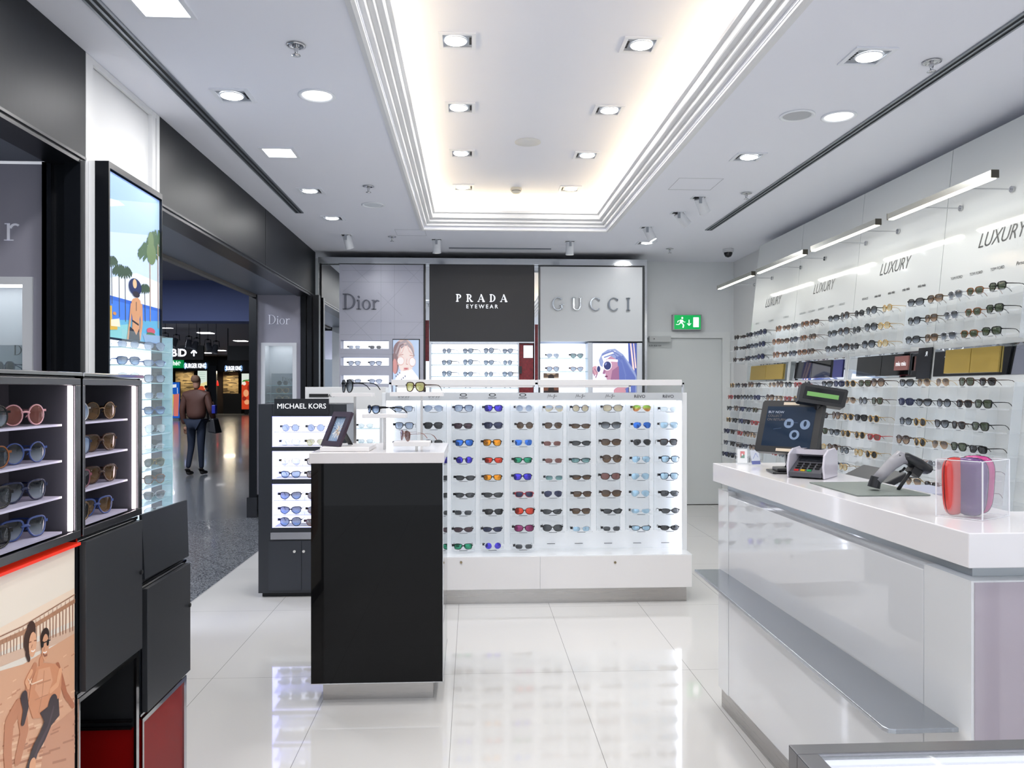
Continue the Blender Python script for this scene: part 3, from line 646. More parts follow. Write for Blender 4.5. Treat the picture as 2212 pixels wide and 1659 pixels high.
for k, x in enumerate(GXC):
    t = thing('acrylic_rack', 'clear acrylic hanging rack with shelves, %s column of the white gondola' % (ords[k] if k < 9 else 'last'), 'display rack', (x, 5.45, .34), group='clear acrylic racks on the gondola')
    MB().box(x-.085, x+.085, 5.468, 5.4715, .36 if k < 5 else .45, 1.345).build('back_plate', acryl, t)
    for sx in (-.083, .083): bx('side_strip', acryl_e, t, x+sx-.001, x+sx+.001, 5.455, 5.468, .36 if k < 5 else .45, 1.345)
    nr = 9
    for r in range(nr):
        zz = 1.281-.1168*r
        if r < 8 or k < 5:
            MB().box(x-.08, x+.08, 5.335, 5.468, zz-.0025, zz-.0005).box(x-.08, x+.08, 5.333, 5.336, zz-.0025, zz+.006).build('shelf', acryl, t)
            bx('price_slot', ink, t, x-.028, x+.028, 5.330, 5.3325, zz-.0035, zz-.0008)
        else: bx('price_slot', ink, t, x-.028, x+.028, 5.464, 5.4675, .357, .36)
G = {0: 'rectangular,grey,smoke blue|square,black,smoke blue|rectangular,tortoise,grey gradient', 1: 'aviator,navy,smoke blue|square,black,dark|aviator,black,dark',
     2: 'square,navy,smoke blue|rectangular,black,wine|square,black,blue mirror|round,black,violet mirror|narrow wrap,black,grey|narrow wrap,black,grey|slim metal,grey,grey|narrow wrap,black,wine|rectangular,black,green mirror',
     3: 'square,black,violet mirror|square,navy,navy|square,black,orange mirror|rectangular,black,red mirror|rectangular,black,orange mirror|narrow wrap,black,grey|rectangular,black,dark|narrow wrap,black,navy|round,pale,violet mirror',
     4: 'round,pale,smoke blue|round,tortoise,brown|square,pale,blue mirror|rectangular,black,green mirror|square,navy,violet mirror|rectangular,red,navy|butterfly,black,red mirror|butterfly,black,magenta mirror|slim metal,silver,grey',
     5: 'aviator,gold,sand blue|browline,tortoise,brown|slim metal,copper,rose brown|slim metal,copper,rose brown|slim metal,silver,teal|aviator,silver,navy|narrow wrap,black,grey|butterfly,black,grey',
     6: 'round,navy,tan|narrow wrap,brown,brown|narrow wrap,black,grey|narrow wrap,black,teal|narrow wrap,black,brown|rectangular,brown,brown|rectangular,brown,brown|slim metal,silver,ice blue',
     7: 'butterfly,grey,tan|butterfly,black,grey gradient|butterfly,tortoise,brown|oversized round,tortoise,brown|butterfly,black,rose brown|butterfly,tortoise,brown|narrow wrap,black,grey|slim metal,silver,grey',
     8: 'aviator,gold,lime mirror|aviator,silver,blue mirror|aviator,silver,dark|aviator,silver,ice blue|aviator,silver,ice blue|aviator,silver,ice blue|narrow wrap,pale,ice blue|narrow wrap,black,ice blue',
     9: 'slim metal,silver,pale|square,pale,ice blue|square,brown,grey|square,black,ice blue|square,navy,ice blue|rectangular,black,grey|narrow wrap,black,grey|narrow wrap,black,dark'}
rw = ['top', 'second', 'third', 'fourth', 'fifth', 'sixth', 'seventh', 'eighth', 'lowest']
for k, s in G.items():
    for r, e in enumerate(s.split('|')):
        sh, fr, ln = e.split(',')
        jx, jr = random.uniform(-.008, .008), random.uniform(-.1, .1)
        sunglasses(sh, fr, ln, (GXC[k]+.004+jx, 5.347, 1.281-.1168*r), jr, '%s sunglasses with %s lenses, %s shelf, %s column of white gondola' % (sh, ln, rw[r], ords[k]), 'sunglasses on the white gondola', tg=True, scale=.93)
# raised trays on the gondola
for x0, x1, y, z0, z1, lab in ((at_y(847, 0, 5.5)[0], at_y(1155, 0, 5.5)[0], 5.5, 1.462, 1.502, 'long pale raised tray over the left half of the gondola'), (at_y(1161, 0, 5.5)[0], at_y(1469, 0, 5.5)[0], 5.5, 1.462, 1.502, 'long pale raised tray over the right half of the gondola'),
                               (at_y(860, 0, 6.3)[0], at_y(1150, 0, 6.3)[0], 6.3, 1.45, 1.478, 'slimmer pale tray behind the left raised gondola tray'), (at_y(1163, 0, 6.3)[0], at_y(1355, 0, 6.3)[0], 6.3, 1.45, 1.478, 'slimmer pale tray behind the right raised gondola tray')):
    t = thing('raised_tray', lab, 'display shelf', ((x0+x1)/2, y, 1.412), group='raised trays above the gondola')
    MB().box(x0, x1, y-.05, y+.25 if y < 6 else y+.12, z0, z1).build('tray', satin_w, t, bevel=.002)
    zb = 1.412 if y < 6 else 0
    for x in (x0-.02, x1+.012): MB().box(x, x+.012, y-.02, y+.005, zb, z0+.02).box(min(x, x0-.02), max(x+.012, x0+.02) if x < x0 else x+.012, y-.02, y+.005, z0+.008, z0+.02).build('post', chrome, t)
    if y < 6: pass
# ------------------------------------------------------------------ black island plinth
t = thing('display_plinth', 'tall black gloss island plinth with pale slab top and steel foot', 'display unit', (-.43, 3.9, 0))
MB().box(-.688, -.182, 3.675, 4.15, 0, .102).build('foot', steel, t)
MB().box(-.728, -.133, 3.6, 4.21, .102, 1.10).build('body', black_g, t)
MB().box(-.7285, -.1325, 3.5985, 4.2115, .100, .1035).box(-.1345, -.1315, 3.5985, 3.602, .102, 1.10).build('edge_trim', chrome, t)
MB().box(-.735, -.127, 3.588, 4.235, 1.10, 1.148).build('top', mat('slab_white', '#dcd8d8', .18, coat=.3), t, bevel=.002)
p0, p1 = at_z(693, 976, 1.148), at_z(787, 976, 1.148)
t = tag(bx('riser_plate', satin_w, None, -.70, -.475, 3.66, 3.93, 1.1485, 1.168, bevel=.002), 'small flat white riser plate beneath the purple photo frame', 'display stand')
# leaning frame
def frame_pose(px, py, Y, a, lean):
    x, y, z = at_y(px, py, Y); a = math.radians(a); l = math.radians(lean)
    u = Vector((math.cos(a), -math.sin(a), 0)); hb = Vector((math.sin(a), math.cos(a), 0))
    w = (hb*math.sin(l)+Vector((0, 0, 1))*math.cos(l)).normalized(); return Vector((x, y, z)), u, w, u.cross(w)
o, u, w, n = frame_pose(692, 961, 3.76, 40, 27); o.z = 1.170
t = thing('photo_frame', 'purple-brown leaning photo frame with blue and gold sparkle print on the island plinth', 'photo frame', tuple(o))
W_, H_ = .128, .178; b = MB(); q = .026
for poly in ([(0, 0), (W_, 0), (W_, q), (0, q)], [(0, H_-q), (W_, H_-q), (W_, H_), (0, H_)], [(0, q), (q, q), (q, H_-q), (0, H_-q)], [(W_-q, q), (W_, q), (W_, H_-q), (W_-q, H_-q)]): b.extr(poly, o, u, w, n, -.016)
b.build('frame', mat('purple_brown', '#3c2f3c', .25), t)
b = MB(); b.extr([(q, q), (W_-q, q), (W_-q, H_-q), (q, H_-q)], o-n*.012, u, w, n, -.003); b.build('backing', black_m, t)
rs = random.Random(3); lay = [('#9db4cf', [[(0, 0), (1, 0), (1, 1), (0, 1)]])]
for col, c in (('#5f7fb4', 26), ('#dfe8f0', 40), ('#4a64a0', 16), ('#e9cfae', 22), ('#c9a06a', 12), ('#f4f6f8', 26)):
    pp = []
    for _ in range(c):
        an = rs.uniform(0, 6.28); r0 = rs.uniform(.05, .3) if col in ('#e9cfae', '#c9a06a', '#f4f6f8') else rs.uniform(.1, .7); r1 = r0+rs.uniform(.1, .3)
        cx, cy = .6, .45
        if col in ('#e9cfae', '#c9a06a'): r0 *= .4; r1 *= .7
        pp += stroke([(cx+r0*math.cos(an), cy+r0*math.sin(an)*.8), (cx+r1*math.cos(an+.15), cy+r1*math.sin(an+.15)*.8)], rs.uniform(.012, .035))
    lay.append((col, pp))
picture('print', t, o+u*q+w*q-n*.0118, u, w, W_-2*q, H_-2*q, lay, step=.0001)
bk = o+u*(W_/2)+w*(H_*.62)-n*.017; ft = Vector((bk.x, bk.y, 1.1705))+Vector((-n.x, -n.y, 0)).normalized()*.065
MB().tube([bk, ft], .003, 4, rw=.022).build('easel_strut', mat('easel_black', '#1a171b', .4), t)
# T stands on the island
def tstand(pl, pr_, yt, yb, Y, ppx, D, lab, ztop=None):
    a, b_ = at_y(pl, yt, Y), at_y(pr_, yb, Y); x = at_y(ppx, 0, Y+D*.5)[0]
    t = thing('display_stand', lab, 'display stand', (x, Y+D*.5, 1.149), group='small T-shaped stands on the island')
    MB().box(a[0], b_[0], Y, Y+D, b_[2], a[2]).build('tray', satin_w, t, bevel=.001)
    MB().box(x-.006, x+.006, Y+D*.5-.006, Y+D*.5+.006, 1.1485, b_[2]).build('post', steel, t)
    return a, b_
s1 = tstand(716, 803, 849, 857, 3.93, 767, .12, 'T-shaped white stand carrying the dark oversized sunglasses behind the photo frame')
s2 = tstand(782, 876, 895, 903, 3.72, 831, .12, 'T-shaped white stand carrying wide-armed black sunglasses, centre of island')
s3 = tstand(842, 957, 847, 856, 4.02, 911, .12, 'tallest white T-shaped stand carrying yellow-lensed sunglasses')
s4 = tstand(849, 928, 955, 964, 3.62, 900, .12, 'lowest white T-shaped stand carrying copper sunglasses at the right end of the island')
gi = 'sunglasses on the island stands'
x = at_y(742, 0, 3.96)[0]; sunglasses('oversized round', 'black', 'grey gradient', (x+.006, 3.99, s1[0][2]+.0006), math.radians(-62), 'dark oversized round sunglasses on the stand behind the photo frame', gi, scale=1.12)
x = at_y(797, 0, 3.76)[0]; sunglasses('narrow wrap', 'black', 'blue gradient', (x+.008, 3.785, s2[0][2]+.0006), math.radians(-62), 'black wide-armed wrap sunglasses on the middle island stand', gi, scale=1.08)
x = at_y(895, 0, 4.05)[0]; sunglasses('square', 'tortoise', 'yellow', (x, 4.06, s3[0][2]+.0006), math.radians(-42), 'square sunglasses with yellow lenses on the tallest island stand', gi)
x = at_y(872, 0, 3.66)[0]; sunglasses('aviator', 'copper', 'rose brown', (x, 3.68, s4[0][2]+.0006), math.radians(-66), 'copper sunglasses with brown lenses on the lowest island stand', gi)
# ------------------------------------------------------------------ dark stand with three lit windows
t = thing('display_stand', 'dark graphite floor stand with three lit shelf windows and white lettering on top', 'display unit', (-1.17, 5.7, 0))
dk = mat('stand_dark', '#23272e', .35); X0, X1 = -1.471, -.868; a0, a1 = -1.376, -.963
m = MB()
m.box(X0, a0, 5.5, 5.95, .03, 1.333).box(a1, X1, 5.5, 5.95, .03, 1.333).box(a0, a1, 5.5, 5.95, 1.247, 1.333).box(a0, a1, 5.5, 5.95, 1.008, 1.039).box(a0, a1, 5.5, 5.95, .781, .816).box(a0, a1, 5.5, 5.95, .03, .481).box(a0, a1, 5.72, 5.95, .4, 1.3)
m.build('carcass', dk, t, bevel=.002)
bx('header', mat('header_dark', '#14171d', .3), t, -1.358, -.988, 5.482, 5.505, 1.262, 1.37)
text_part('lettering', 'MICHAEL KORS', lett_w, t, (-1.172, 5.481, 1.303), (1, 0, 0), (0, 0, 1), .034, ext=.002, xs=.98)
for z0, z1 in ((1.039, 1.247), (.816, 1.008), (.481, .781)):
    bx('lit_back', mat('lit_back', '#f3f6ff', .4, emit=1.5), t, a0, a1, 5.70, 5.715, z0, z1)
    MB().box(a0, a0+.004, 5.503, 5.7, z0, z1).box(a1-.004, a1, 5.503, 5.7, z0, z1).box(a0, a1, 5.503, 5.51, z1-.006, z1-.001).box(a0, a1, 5.503, 5.51, z0+.0005, z0+.004).build('led_edge', mat('led_violet', '#b9bdff', .4, emit=3), t)
for z in (1.141, .906, .668, .567): bx('glass_shelf', mat('shelf_glass_blue', '#8d97d8', .1, alpha=.6), t, a0+.005, a1-.005, 5.515, 5.699, z-.005, z-.0006)
bx('label_strip', mat('strip_silver', '#a9abb2', .25, metal=.8), t, a0-.01, X1-.02, 5.492, 5.4995, .401, .449)
for x0, x1, k in ((-1.40, -1.177, 0), (-1.173, X1-.02, 1)):
    d = bx('door', mat('stand_door', '#2a2e36', .35), t, x0, x1, 5.494, 5.4995, .05, .39)
    kx = at_y(636 if k == 0 else 656, 0, 5.49)[0]
    MB().cyl((kx, 5.4935, .318), (kx, 5.484, .318), .009, n=16).build('lock', mat('lock_silver', '#dcdcd8', .3, metal=.4), d)
MB().box(X0+.02, X1-.02, 5.53, 5.93, 0, .03).build('foot', black_m, t)
MK = [(1.141, 'round,silver,sky blue|round,silver,sky blue'), (1.040, 'aviator,silver,pale|aviator,gold,yellow'), (.906, 'aviator,gold,pale|square,tortoise,tan'), (.817, 'cat-eye,navy,sky blue|square,tortoise,brown gradient'), (.668, 'cat-eye,black,blue gradient|round,tortoise,brown gradient'), (.567, 'cat-eye,navy,blue gradient|round,brown,brown gradient'), (.482, 'oversized round,navy,blue gradient|cat-eye,plum,brown gradient')]
for r, (z, s) in enumerate(MK):
    for k, e in enumerate(s.split('|')):
        sh, fr, ln = e.split(',')
        sunglasses(sh, fr, ln, (at_y(627 if k == 0 else 682, 0, 5.54)[0], 5.545, z+.0005), random.uniform(-.05, .05), '%s sunglasses with %s lenses, %s shelf, %s side of dark lettered stand' % (sh, ln, rw[r] if r < 6 else 'bottom', 'left' if k == 0 else 'right'), 'sunglasses in the dark lettered stand', tg=True, scale=.98 if ln != 'blue gradient' else 1.05)
# white stand behind with mirror
t = thing('display_stand', 'white floor stand with black name strip and mirror-image lit shelves behind the dark lettered stand', 'display unit', (-1.05, 6.85, 0))
xa, xb, xc = at_y(659, 0, 6.6)[0], at_y(833, 0, 6.6)[0], at_y(756, 0, 6.6)[0]
zt = at_y(700, 836, 6.6)[2]
MB().box(xa, xb, 6.6, 6.98, 0, .06).box(xa, xc, 6.62, 6.98, .06, 1.27).box(xc, xb, 6.9, 6.98, .06, 1.27).box(xc, xc+.015, 6.6, 6.9, .06, 1.27).box(xb-.05, xb, 6.6, 6.9, .06, 1.27).build('carcass', gloss_w, t)
MB().box(xa, xb, 6.6, 6.98, 1.27, zt).build('header', mat('header_white', '#dfe0e0', .3), t, bevel=.003)
bx('name_strip', prt_k, t, at_y(668, 0, 6.6)[0], at_y(709, 0, 6.6)[0], 6.594, 6.5995, at_y(0, 858, 6.6)[2], at_y(0, 851, 6.6)[2])
text_part('lettering', 'AA.', prt_k, t, (at_y(716, 0, 6.6)[0], 6.599, at_y(0, 858, 6.6)[2]), (1, 0, 0), (0, 0, 1), .024, ext=.001)
bx('lit_back', litpan, t, xc+.016, xb-.051, 6.885, 6.899, .4, 1.265)  # lit shelves and sunglasses stand in for a mirror reflection
bx('mirror_panel', mirror, t, xa+.02, xc-.01, 6.612, 6.6195, .3, 1.25)
for z in (1.11, .98, .85): bx('glass_shelf', glass_e, t, xc+.017, xb-.052, 6.62, 6.88, z-.006, z-.0006)
for k, z in enumerate((1.11, .98, .85)):
    sunglasses('slim metal', 'silver', 'pale', ((xc+xb)/2-.03, 6.68, z), 0, 'pale slim mirror-image sunglasses built on the %s shelf of the white rear stand' % ords[k], 'sunglasses in the white rear stand', tg=True)
# ------------------------------------------------------------------ brand cabinets on the rear wall
YC = 9.1
def X(px): return at_y(px, 800, YC)[0]
def Z(py): return at_y(1100, py, YC)[2]
t = thing('mirrored_surround', 'wide mirrored surround with silver top rail enclosing three brand cabinets', 'display unit', (.14, YC, 0))
XA, XBb = X(688), X(1397)
MB().box(XA, XBb, YC-.02, YB-.01, 2.875, 2.945).build('top_rail', mat('rail_silver', '#c4c8cc', .12, metal=.85), t)
MB().box(XA, XA+.012, YC-.02, YB-.01, .1, 2.875).box(XBb-.03, XBb, YC-.02, YB-.01, .1, 2.875).build('side_panel', mat('side_silver', '#c9ccd0', .15, metal=.8), t)
for p, q in ((693, 732), (917, 927), (1155, 1164)): bx('mirror_panel', mirror, t, X(p), X(q), YC+.05, YC+.06, .1, 2.87)
bx('brick_reflection_strip', noisy(mat('red_brick_reflection', '#7c1f2a', .5), 40, .3), t, X(918.5), X(926.5), YC+.04, YC+.049, Z(780), Z(692))  # red strips coloured as brick reflected in the mirrors
bx('brick_reflection_strip', MATS['red_brick_reflection'], t, X(1156), X(1163), YC+.04, YC+.049, Z(822), Z(700))
MB().box(XA, XBb, YC+.01, YB-.01, 0, .1).build('plinth', steel, t)
def win(tn, p0, p1, q0, q1, nm='shelf_window', dep=.25, em=1.3):
    x0, x1, z1, z0 = X(p0), X(p1), Z(q0), Z(q1)
    m = bx(nm, mat('lit_back2', '#eef3ff', .4, emit=em), tn, x0, x1, YC+dep, YC+dep+.01, z0, z1)
    return x0, x1, z0, z1
# silver-grey cabinet with line pattern
t = thing('brand_cabinet', 'silver grey brand cabinet with fine crossing line pattern and large dark lettering', 'display cabinet', ((X(733)+X(915))/2, YC, 0), group='brand cabinets on the rear wall')
x0, x1 = X(733), X(915); sg = mat('silver_panel', '#b4b6c4', .28, metal=.15)
wins = [(735.5, 754), (772, 790), (810.5, 829), (849, 867), (887, 905)]
m = MB(); xw0, xw1 = X(736), X(840)
m.box(x0, xw0, YC, YC+.02, .1, 2.87).box(xw1, x1, YC, YC+.02, .1, 2.87)
zz = [2.87]+[v for q0, q1 in wins for v in (Z(q0), Z(q1))]+[.1]
for i in range(0, len(zz), 2): m.box(xw0, xw1, YC, YC+.02, zz[i+1], zz[i])
m.build('panel', sg, t)
MB().box(x0, x1, YC+.25, YC+.5, .1, 2.87).box(x1-.01, x1, YC+.02, YC+.25, .1, 2.87).box(x0, x0+.01, YC+.02, YC+.25, .1, 2.87).build('carcass', mat('carcass_grey', '#8f93a3', .4), t)
MB().box(x0-.008, x1+.02, YC-.01, YC+.002, 2.868, 2.88).box(x1, x1+.02, YC-.01, YC+.02, .1, 2.88).build('edge_trim', dark_fr, t)
b = MB(); W0, H0 = x1-x0, 2.87-.1
segs = [((738, 611), (915, 612)), ((738, 587), (915, 586)), ((823, 573), (823, 738)), ((852, 573), (852, 738)), ((757, 574), (798, 613)), ((741, 632), (812, 560)), ((871, 575), (915, 617)), ((803, 690), (915, 575)), ((816, 633), (868, 683)), ((744, 674), (804, 735)), ((756, 731), (805, 688)), ((872, 733), (915, 690)), ((735, 695), (915, 697)), ((735, 724), (915, 725)), ((850, 755), (915, 800)), ((735, 765), (850, 766))]
for (pa, qa), (pb, qb) in segs:
    for q in stroke([(X(pa), Z(qa)), (X(pb), Z(qb))], .0035): b.flat([(max(x0, min(x1, c)), min(2.868, d)) for c, d in q], (0, YC-.0008, 0), (1, 0, 0), (0, 0, 1))
b.build('line_pattern', mat('line_pale', '#9a9cab', .3), t)
serif_part('lettering', 'Dior', mat('letter_grey', '#5c5f6c', .3, metal=.4), t, (X(741), YC-.001, Z(670)), (1, 0, 0), (0, 0, 1), Z(637)-Z(670), X(820)-X(741), ext=.03, T=.13, t=.035, center=False)
for i, (q0, q1) in enumerate(wins[:4]):
    a = win(t, 736, 840, q0, q1, dep=.2)
    bx('shelf', satin_w, t, a[0], a[1], YC+.005, YC+.2, a[2]-.006, a[2]-.0005)
px_ = X(849), X(905)
bx('poster_frame', black_s, t, px_[0]-.005, px_[1]+.012, YC-.008, YC-.001, Z(855), Z(733))
S0 = [[(0, 0), (1, 0), (1, 1), (0, 1)]]
picture('poster', t, (px_[0], YC-.009, Z(853)), (1, 0, 0), (0, 0, 1), px_[1]-px_[0], Z(735)-Z(853),
        [('#b9cbe6', S0), ('#c9b3ae', [ell(.42, .78, .40, .24)]), ('#8a7276', [ell(.25, .80, .24, .17), ell(.1, .60, .13, .22)]), ('#a89aa0', stroke([(.1, .75), (.25, .93), (.5, .98), (.72, .86), (.82, .7)], .05)+stroke([(.16, .7), (.32, .88), (.55, .92), (.7, .82)], .03)), ('#ecd9d4', [ell(.50, .63, .30, .26)]), ('#d9c0bb', stroke([(.3, .86), (.22, .7), (.2, .55)], .05)+stroke([(.45, .9), (.36, .78), (.28, .74)], .03)+stroke([(.55, .9), (.62, .8), (.74, .74)], .03)), ('#c98f8c', [ell(.07, .52, .09, .14)]), ('#d8b9b2', [[(.42, .5), (.6, .5), (.66, .36), (.36, .34)]]),
         ('#b98f8a', stroke([(.54, .66), (.51, .56), (.57, .555)], .012)+stroke([(.24, .72), (.40, .735)], .014)+stroke([(.64, .72), (.80, .705)], .014)), ('#f4eeee', [ell(.3, .62, .13, .075), ell(.75, .6, .12, .08)]), ('#cda59c', stroke(ell(.3, .62, .13, .075)+[ell(.3, .62, .13, .075)[0]], .012)+stroke(ell(.75, .6, .12, .08)+[ell(.75, .6, .12, .08)[0]], .012)),
         ('#c76a72', [ell(.5, .475, .08, .014)]), ('#f6f7fb', [[(.25, .42), (.75, .46), (1, .3), (1, 0), (.1, 0), (.1, .3)]]), ('#5a5f7c', [ell(.12+.07*i, .34+.05*((i*7) % 3)-.02*i, .02, .018) for i in range(7)])], glow=.35)
for r, (q0, q1) in enumerate(wins[:4]):
    for k, px in enumerate((766, 812)):
        sh, fr, ln = [('slim metal', 'silver', 'smoke blue'), ('square', 'grey', 'smoke blue'), ('cat-eye', 'navy', 'smoke blue'), ('round', 'grey', 'smoke blue')][r] if k == 0 else [('slim metal', 'silver', 'grey'), ('square', 'navy', 'smoke blue'), ('cat-eye', 'blue', 'smoke blue'), ('round', 'navy', 'smoke blue')][r]
        sunglasses(sh, fr, ln, (X(px)-.01, YC+.04, Z(q1)), 0, '%s sunglasses, %s, %s window down in the silver grey cabinet' % (sh, 'left of the pair' if k == 0 else 'right of the pair', ords[r]), 'sunglasses in the silver grey cabinet', tg=True, scale=1.05)
# black cabinet
t = thing('brand_cabinet', 'black brand cabinet with white serif lettering above lit shelves', 'display cabinet', ((X(928)+X(1153))/2, YC, 0), group='brand cabinets on the rear wall')
x0, x1 = X(928), X(1153)
bx('panel', mat('panel_black', '#1b1c22', .4), t, x0, x1, YC-.03, YC+.1, Z(738), 2.87)
MB().box(x0, x1, YC+.3, YC+.5, .1, 2.87).box(x0, x0+.02, YC-.01, YC+.3, .1, Z(739)).box(X(1119), X(1121), YC-.01, YC+.3, .1, Z(739)).box(x0, x1, YC-.025, YC+.1, Z(741), Z(738.5)).build('carcass', mat('carcass_silver', '#bfc4ca', .2, metal=.6), t)
serif_part('lettering', 'PRADA', lett_w, t, ((X(985)+X(1096))/2, YC-.031, Z(653)), (1, 0, 0), (0, 0, 1), Z(637)-Z(653), X(1096)-X(985), ext=.012, T=.2, t=.06)
text_part('lettering', 'EYEWEAR', lett_w, t, ((X(999)+X(1083))/2, YC-.031, Z(667)), (1, 0, 0), (0, 0, 1), Z(659)-Z(667), ext=.008, space=1.5, xs=1.0, bold=.01)
a = win(t, 932, 1119, 741, 990, dep=.22)
for q in (763, 788, 813, 838, 863): bx('glass_shelf', glass_e, t, x0+.021, X(1118), YC-.005, YC+.21, Z(q)-.006, Z(q)-.0006)
bx('brick_reflection_panel', MATS['red_brick_reflection'], t, X(1122), x1-.004, YC+.02, YC+.03, .1, Z(742))  # red panel built in place of a reflected brick wall
bx('mirror_panel', mirror, t, X(1131), x1-.01, YC+.01, YC+.019, Z(773), Z(746))
bx('small_screen', black_s, t, X(1120.5), X(1127), YC-.012, YC+.012, Z(807), Z(791))
PS = [('round', 'navy', 'smoke blue'), ('butterfly', 'black', 'smoke blue'), ('oversized round', 'navy', 'smoke blue'), ('cat-eye', 'navy', 'smoke blue')]
for r, q in enumerate((763, 788, 813, 838, 863)):
    for k, px in enumerate((965, 1011, 1056, 1097)):
        sh, fr, ln = PS[(k+r) % 4]
        if r == 4 and k == 3: continue
        sunglasses(sh, fr if r != 1 or k else 'tortoise', ln, (X(px)-.005, YC+.03, Z(q)), math.radians(-42), '%s dark sunglasses, %s from left on the %s shelf of black cabinet' % (sh, ords[k], ords[r]), 'sunglasses in the black brand cabinet', scale=1.05)
# pale cabinet
t = thing('brand_cabinet', 'pale grey brand cabinet with wide silver lettering and large blue-violet poster', 'display cabinet', ((X(1166)+X(1388))/2, YC, 0), group='brand cabinets on the rear wall')
x0, x1 = X(1166), X(1387)
bx('panel', mat('panel_pale', '#c6cacd', .3), t, x0+.004, x1-.004, YC-.03, YC+.1, Z(737), Z(576))
MB().box(x0-.006, x0+.003, YC-.035, YC+.3, .1, 2.86).box(x1-.003, x1+.014, YC-.035, YC+.3, .1, 2.86).box(x0-.006, x1+.014, YC-.035, YC+.1, Z(575), 2.868).build('edge_trim', mat('trim_charcoal', '#3b3e42', .3), t)
MB().box(x0+.004, x1-.004, YC+.3, YC+.5, .1, 2.85).box(X(1270), X(1279), YC-.02, YC+.3, .1, Z(740)).box(X(1375), x1-.004, YC-.02, YC+.3, .1, Z(740)).build('carcass', mat('carcass_pale', '#d3d9e2', .3), t)
serif_part('lettering', 'GUCCI', mat('letter_chrome', '#aeb6bd', .12, metal=1), t, ((X(1192)+X(1360))/2, YC-.031, Z(670)), (1, 0, 0), (0, 0, 1), Z(643)-Z(670), X(1360)-X(1192), ext=.02, T=.13, t=.035)
a = win(t, 1169, 1270, 740, 990, dep=.22)
for q in (773, 802, 831): bx('glass_shelf', glass_e, t, x0+.004, X(1269), YC-.005, YC+.21, Z(q)-.006, Z(q)-.0006)
for (q0, q1), cc in zip(((806, 817), (829, 848)), (('#6d584a', '#c2ab92'), ('#7c4a34', '#2c2024'))):
    picture('small_print', t, (X(1174), YC+.0, Z(q1)), (1, 0, 0), (0, 0, 1), X(1207)-X(1174), Z(q0)-Z(q1), [(cc[0], S0), (cc[1], [ell(.5, .9, .3, .3), [(0, 0), (1, 0), (1, .25), (0, .2)]]), ('#2a1c18', [ell(.5, .2, .2, .6)])])
px_ = X(1279.5), X(1374.5); z0, z1 = Z(915), Z(741)
bx('poster_frame', mat('poster_slate', '#4d5670', .3), t, px_[0]-.004, px_[1]+.004, YC-.018, YC-.004, z0-.01, z1+.004)
def V(px, py): return ((px-1279.5)/95, (Z(py)-z0)/(z1-z0))
hood = [V(*p) for p in [(1296, 790), (1293, 778), (1300, 763), (1312, 755), (1328, 753), (1345, 765), (1358, 783), (1371, 803), (1375, 815), (1375, 960), (1320, 960), (1332, 850), (1318, 800)]]
picture('poster', t, (px_[0], YC-.0185, z0), (1, 0, 0), (0, 0, 1), px_[1]-px_[0], z1-z0,
        [('#e6e9f6', S0), ('#4a5aa6', [[V(1356, 741), V(1375, 741), V(1375, 915), V(1362, 915)]]), ('#f0d3cc', [[V(1360, 741), V(1363, 741), V(1370, 800), V(1366, 800)], [V(1367, 741), V(1369, 741), V(1374, 795), V(1371, 795)]]),
         ('#8e9cc6', [hood]), ('#5d6db0', [[V(1330, 770), V(1345, 768), V(1372, 815), V(1372, 915), V(1335, 915), V(1338, 830), V(1326, 800)]]), ('#b98aa4', [[V(1303, 782), V(1318, 768), V(1333, 778), V(1336, 820), V(1325, 832), V(1312, 826), V(1308, 812)]]),
         ('#e9eaf4', [[V(1299, 770), V(1318, 757), V(1330, 758), V(1322, 766), V(1303, 782)]]), ('#c999a6', [ell(*V(1285, 800), .08, .055)]), ('#6a79b4', stroke([V(1300, 766), V(1322, 758), V(1345, 772), V(1366, 806)], .018)+stroke([V(1304, 772), V(1326, 764), V(1344, 784), V(1352, 812)], .014)+stroke([V(1342, 776), V(1350, 810), V(1352, 860)], .02)), ('#98688c', [[V(1322, 800), V(1336, 790), V(1337, 822), V(1326, 834), V(1318, 822)], [V(1304, 797), V(1308, 797), V(1306, 808), V(1301, 807)]]),
         ('#efe9ee', [ell(*V(1311, 789), .105, .066), ell(*V(1293, 796), .055, .05), stroke([V(1311, 778), V(1334, 779)], .03)[0]]), ('#2e376e', [ell(*V(1311.5, 789.5), .082, .052), ell(*V(1292.5, 797), .038, .038)]), ('#7c88bc', [ell(*V(1308, 786), .028, .014, rot=30)]),
         ('#6e2f52', [ell(*V(1309, 813), .034, .010)]), ('#a87a92', stroke([V(1283, 796), V(1290, 806), V(1286, 816)], .02)+stroke([V(1280, 800), V(1284, 812)], .02)), ('#eceef8', [[V(1279, 840), V(1300, 828), V(1335, 832), V(1350, 915), V(1279, 915)]]), ('#c58e9c', [ell(*V(1338, 845), .14, .05), ell(*V(1345, 835), .1, .03)])], glow=.4)
for r, q in enumerate((773, 802, 831)):
    for k, px in enumerate((1193, 1245)):
        sh, fr, ln = [('aviator', 'silver', 'smoke blue'), ('cat-eye', 'black', 'teal'), ('square', 'plum', 'smoke blue'), ('cat-eye', 'copper', 'smoke blue'), ('aviator', 'silver', 'pale'), ('round', 'silver', 'pale')][r*2+k]
        if r == 2 and k == 0: continue
        sunglasses(sh, fr, ln, (X(px)+.01, YC+.03, Z(q)), .0, '%s sunglasses with %s lenses, %s shelf of the pale poster cabinet' % (sh, ln, ords[r]), 'sunglasses in the pale poster cabinet', tg=True, scale=1.08)
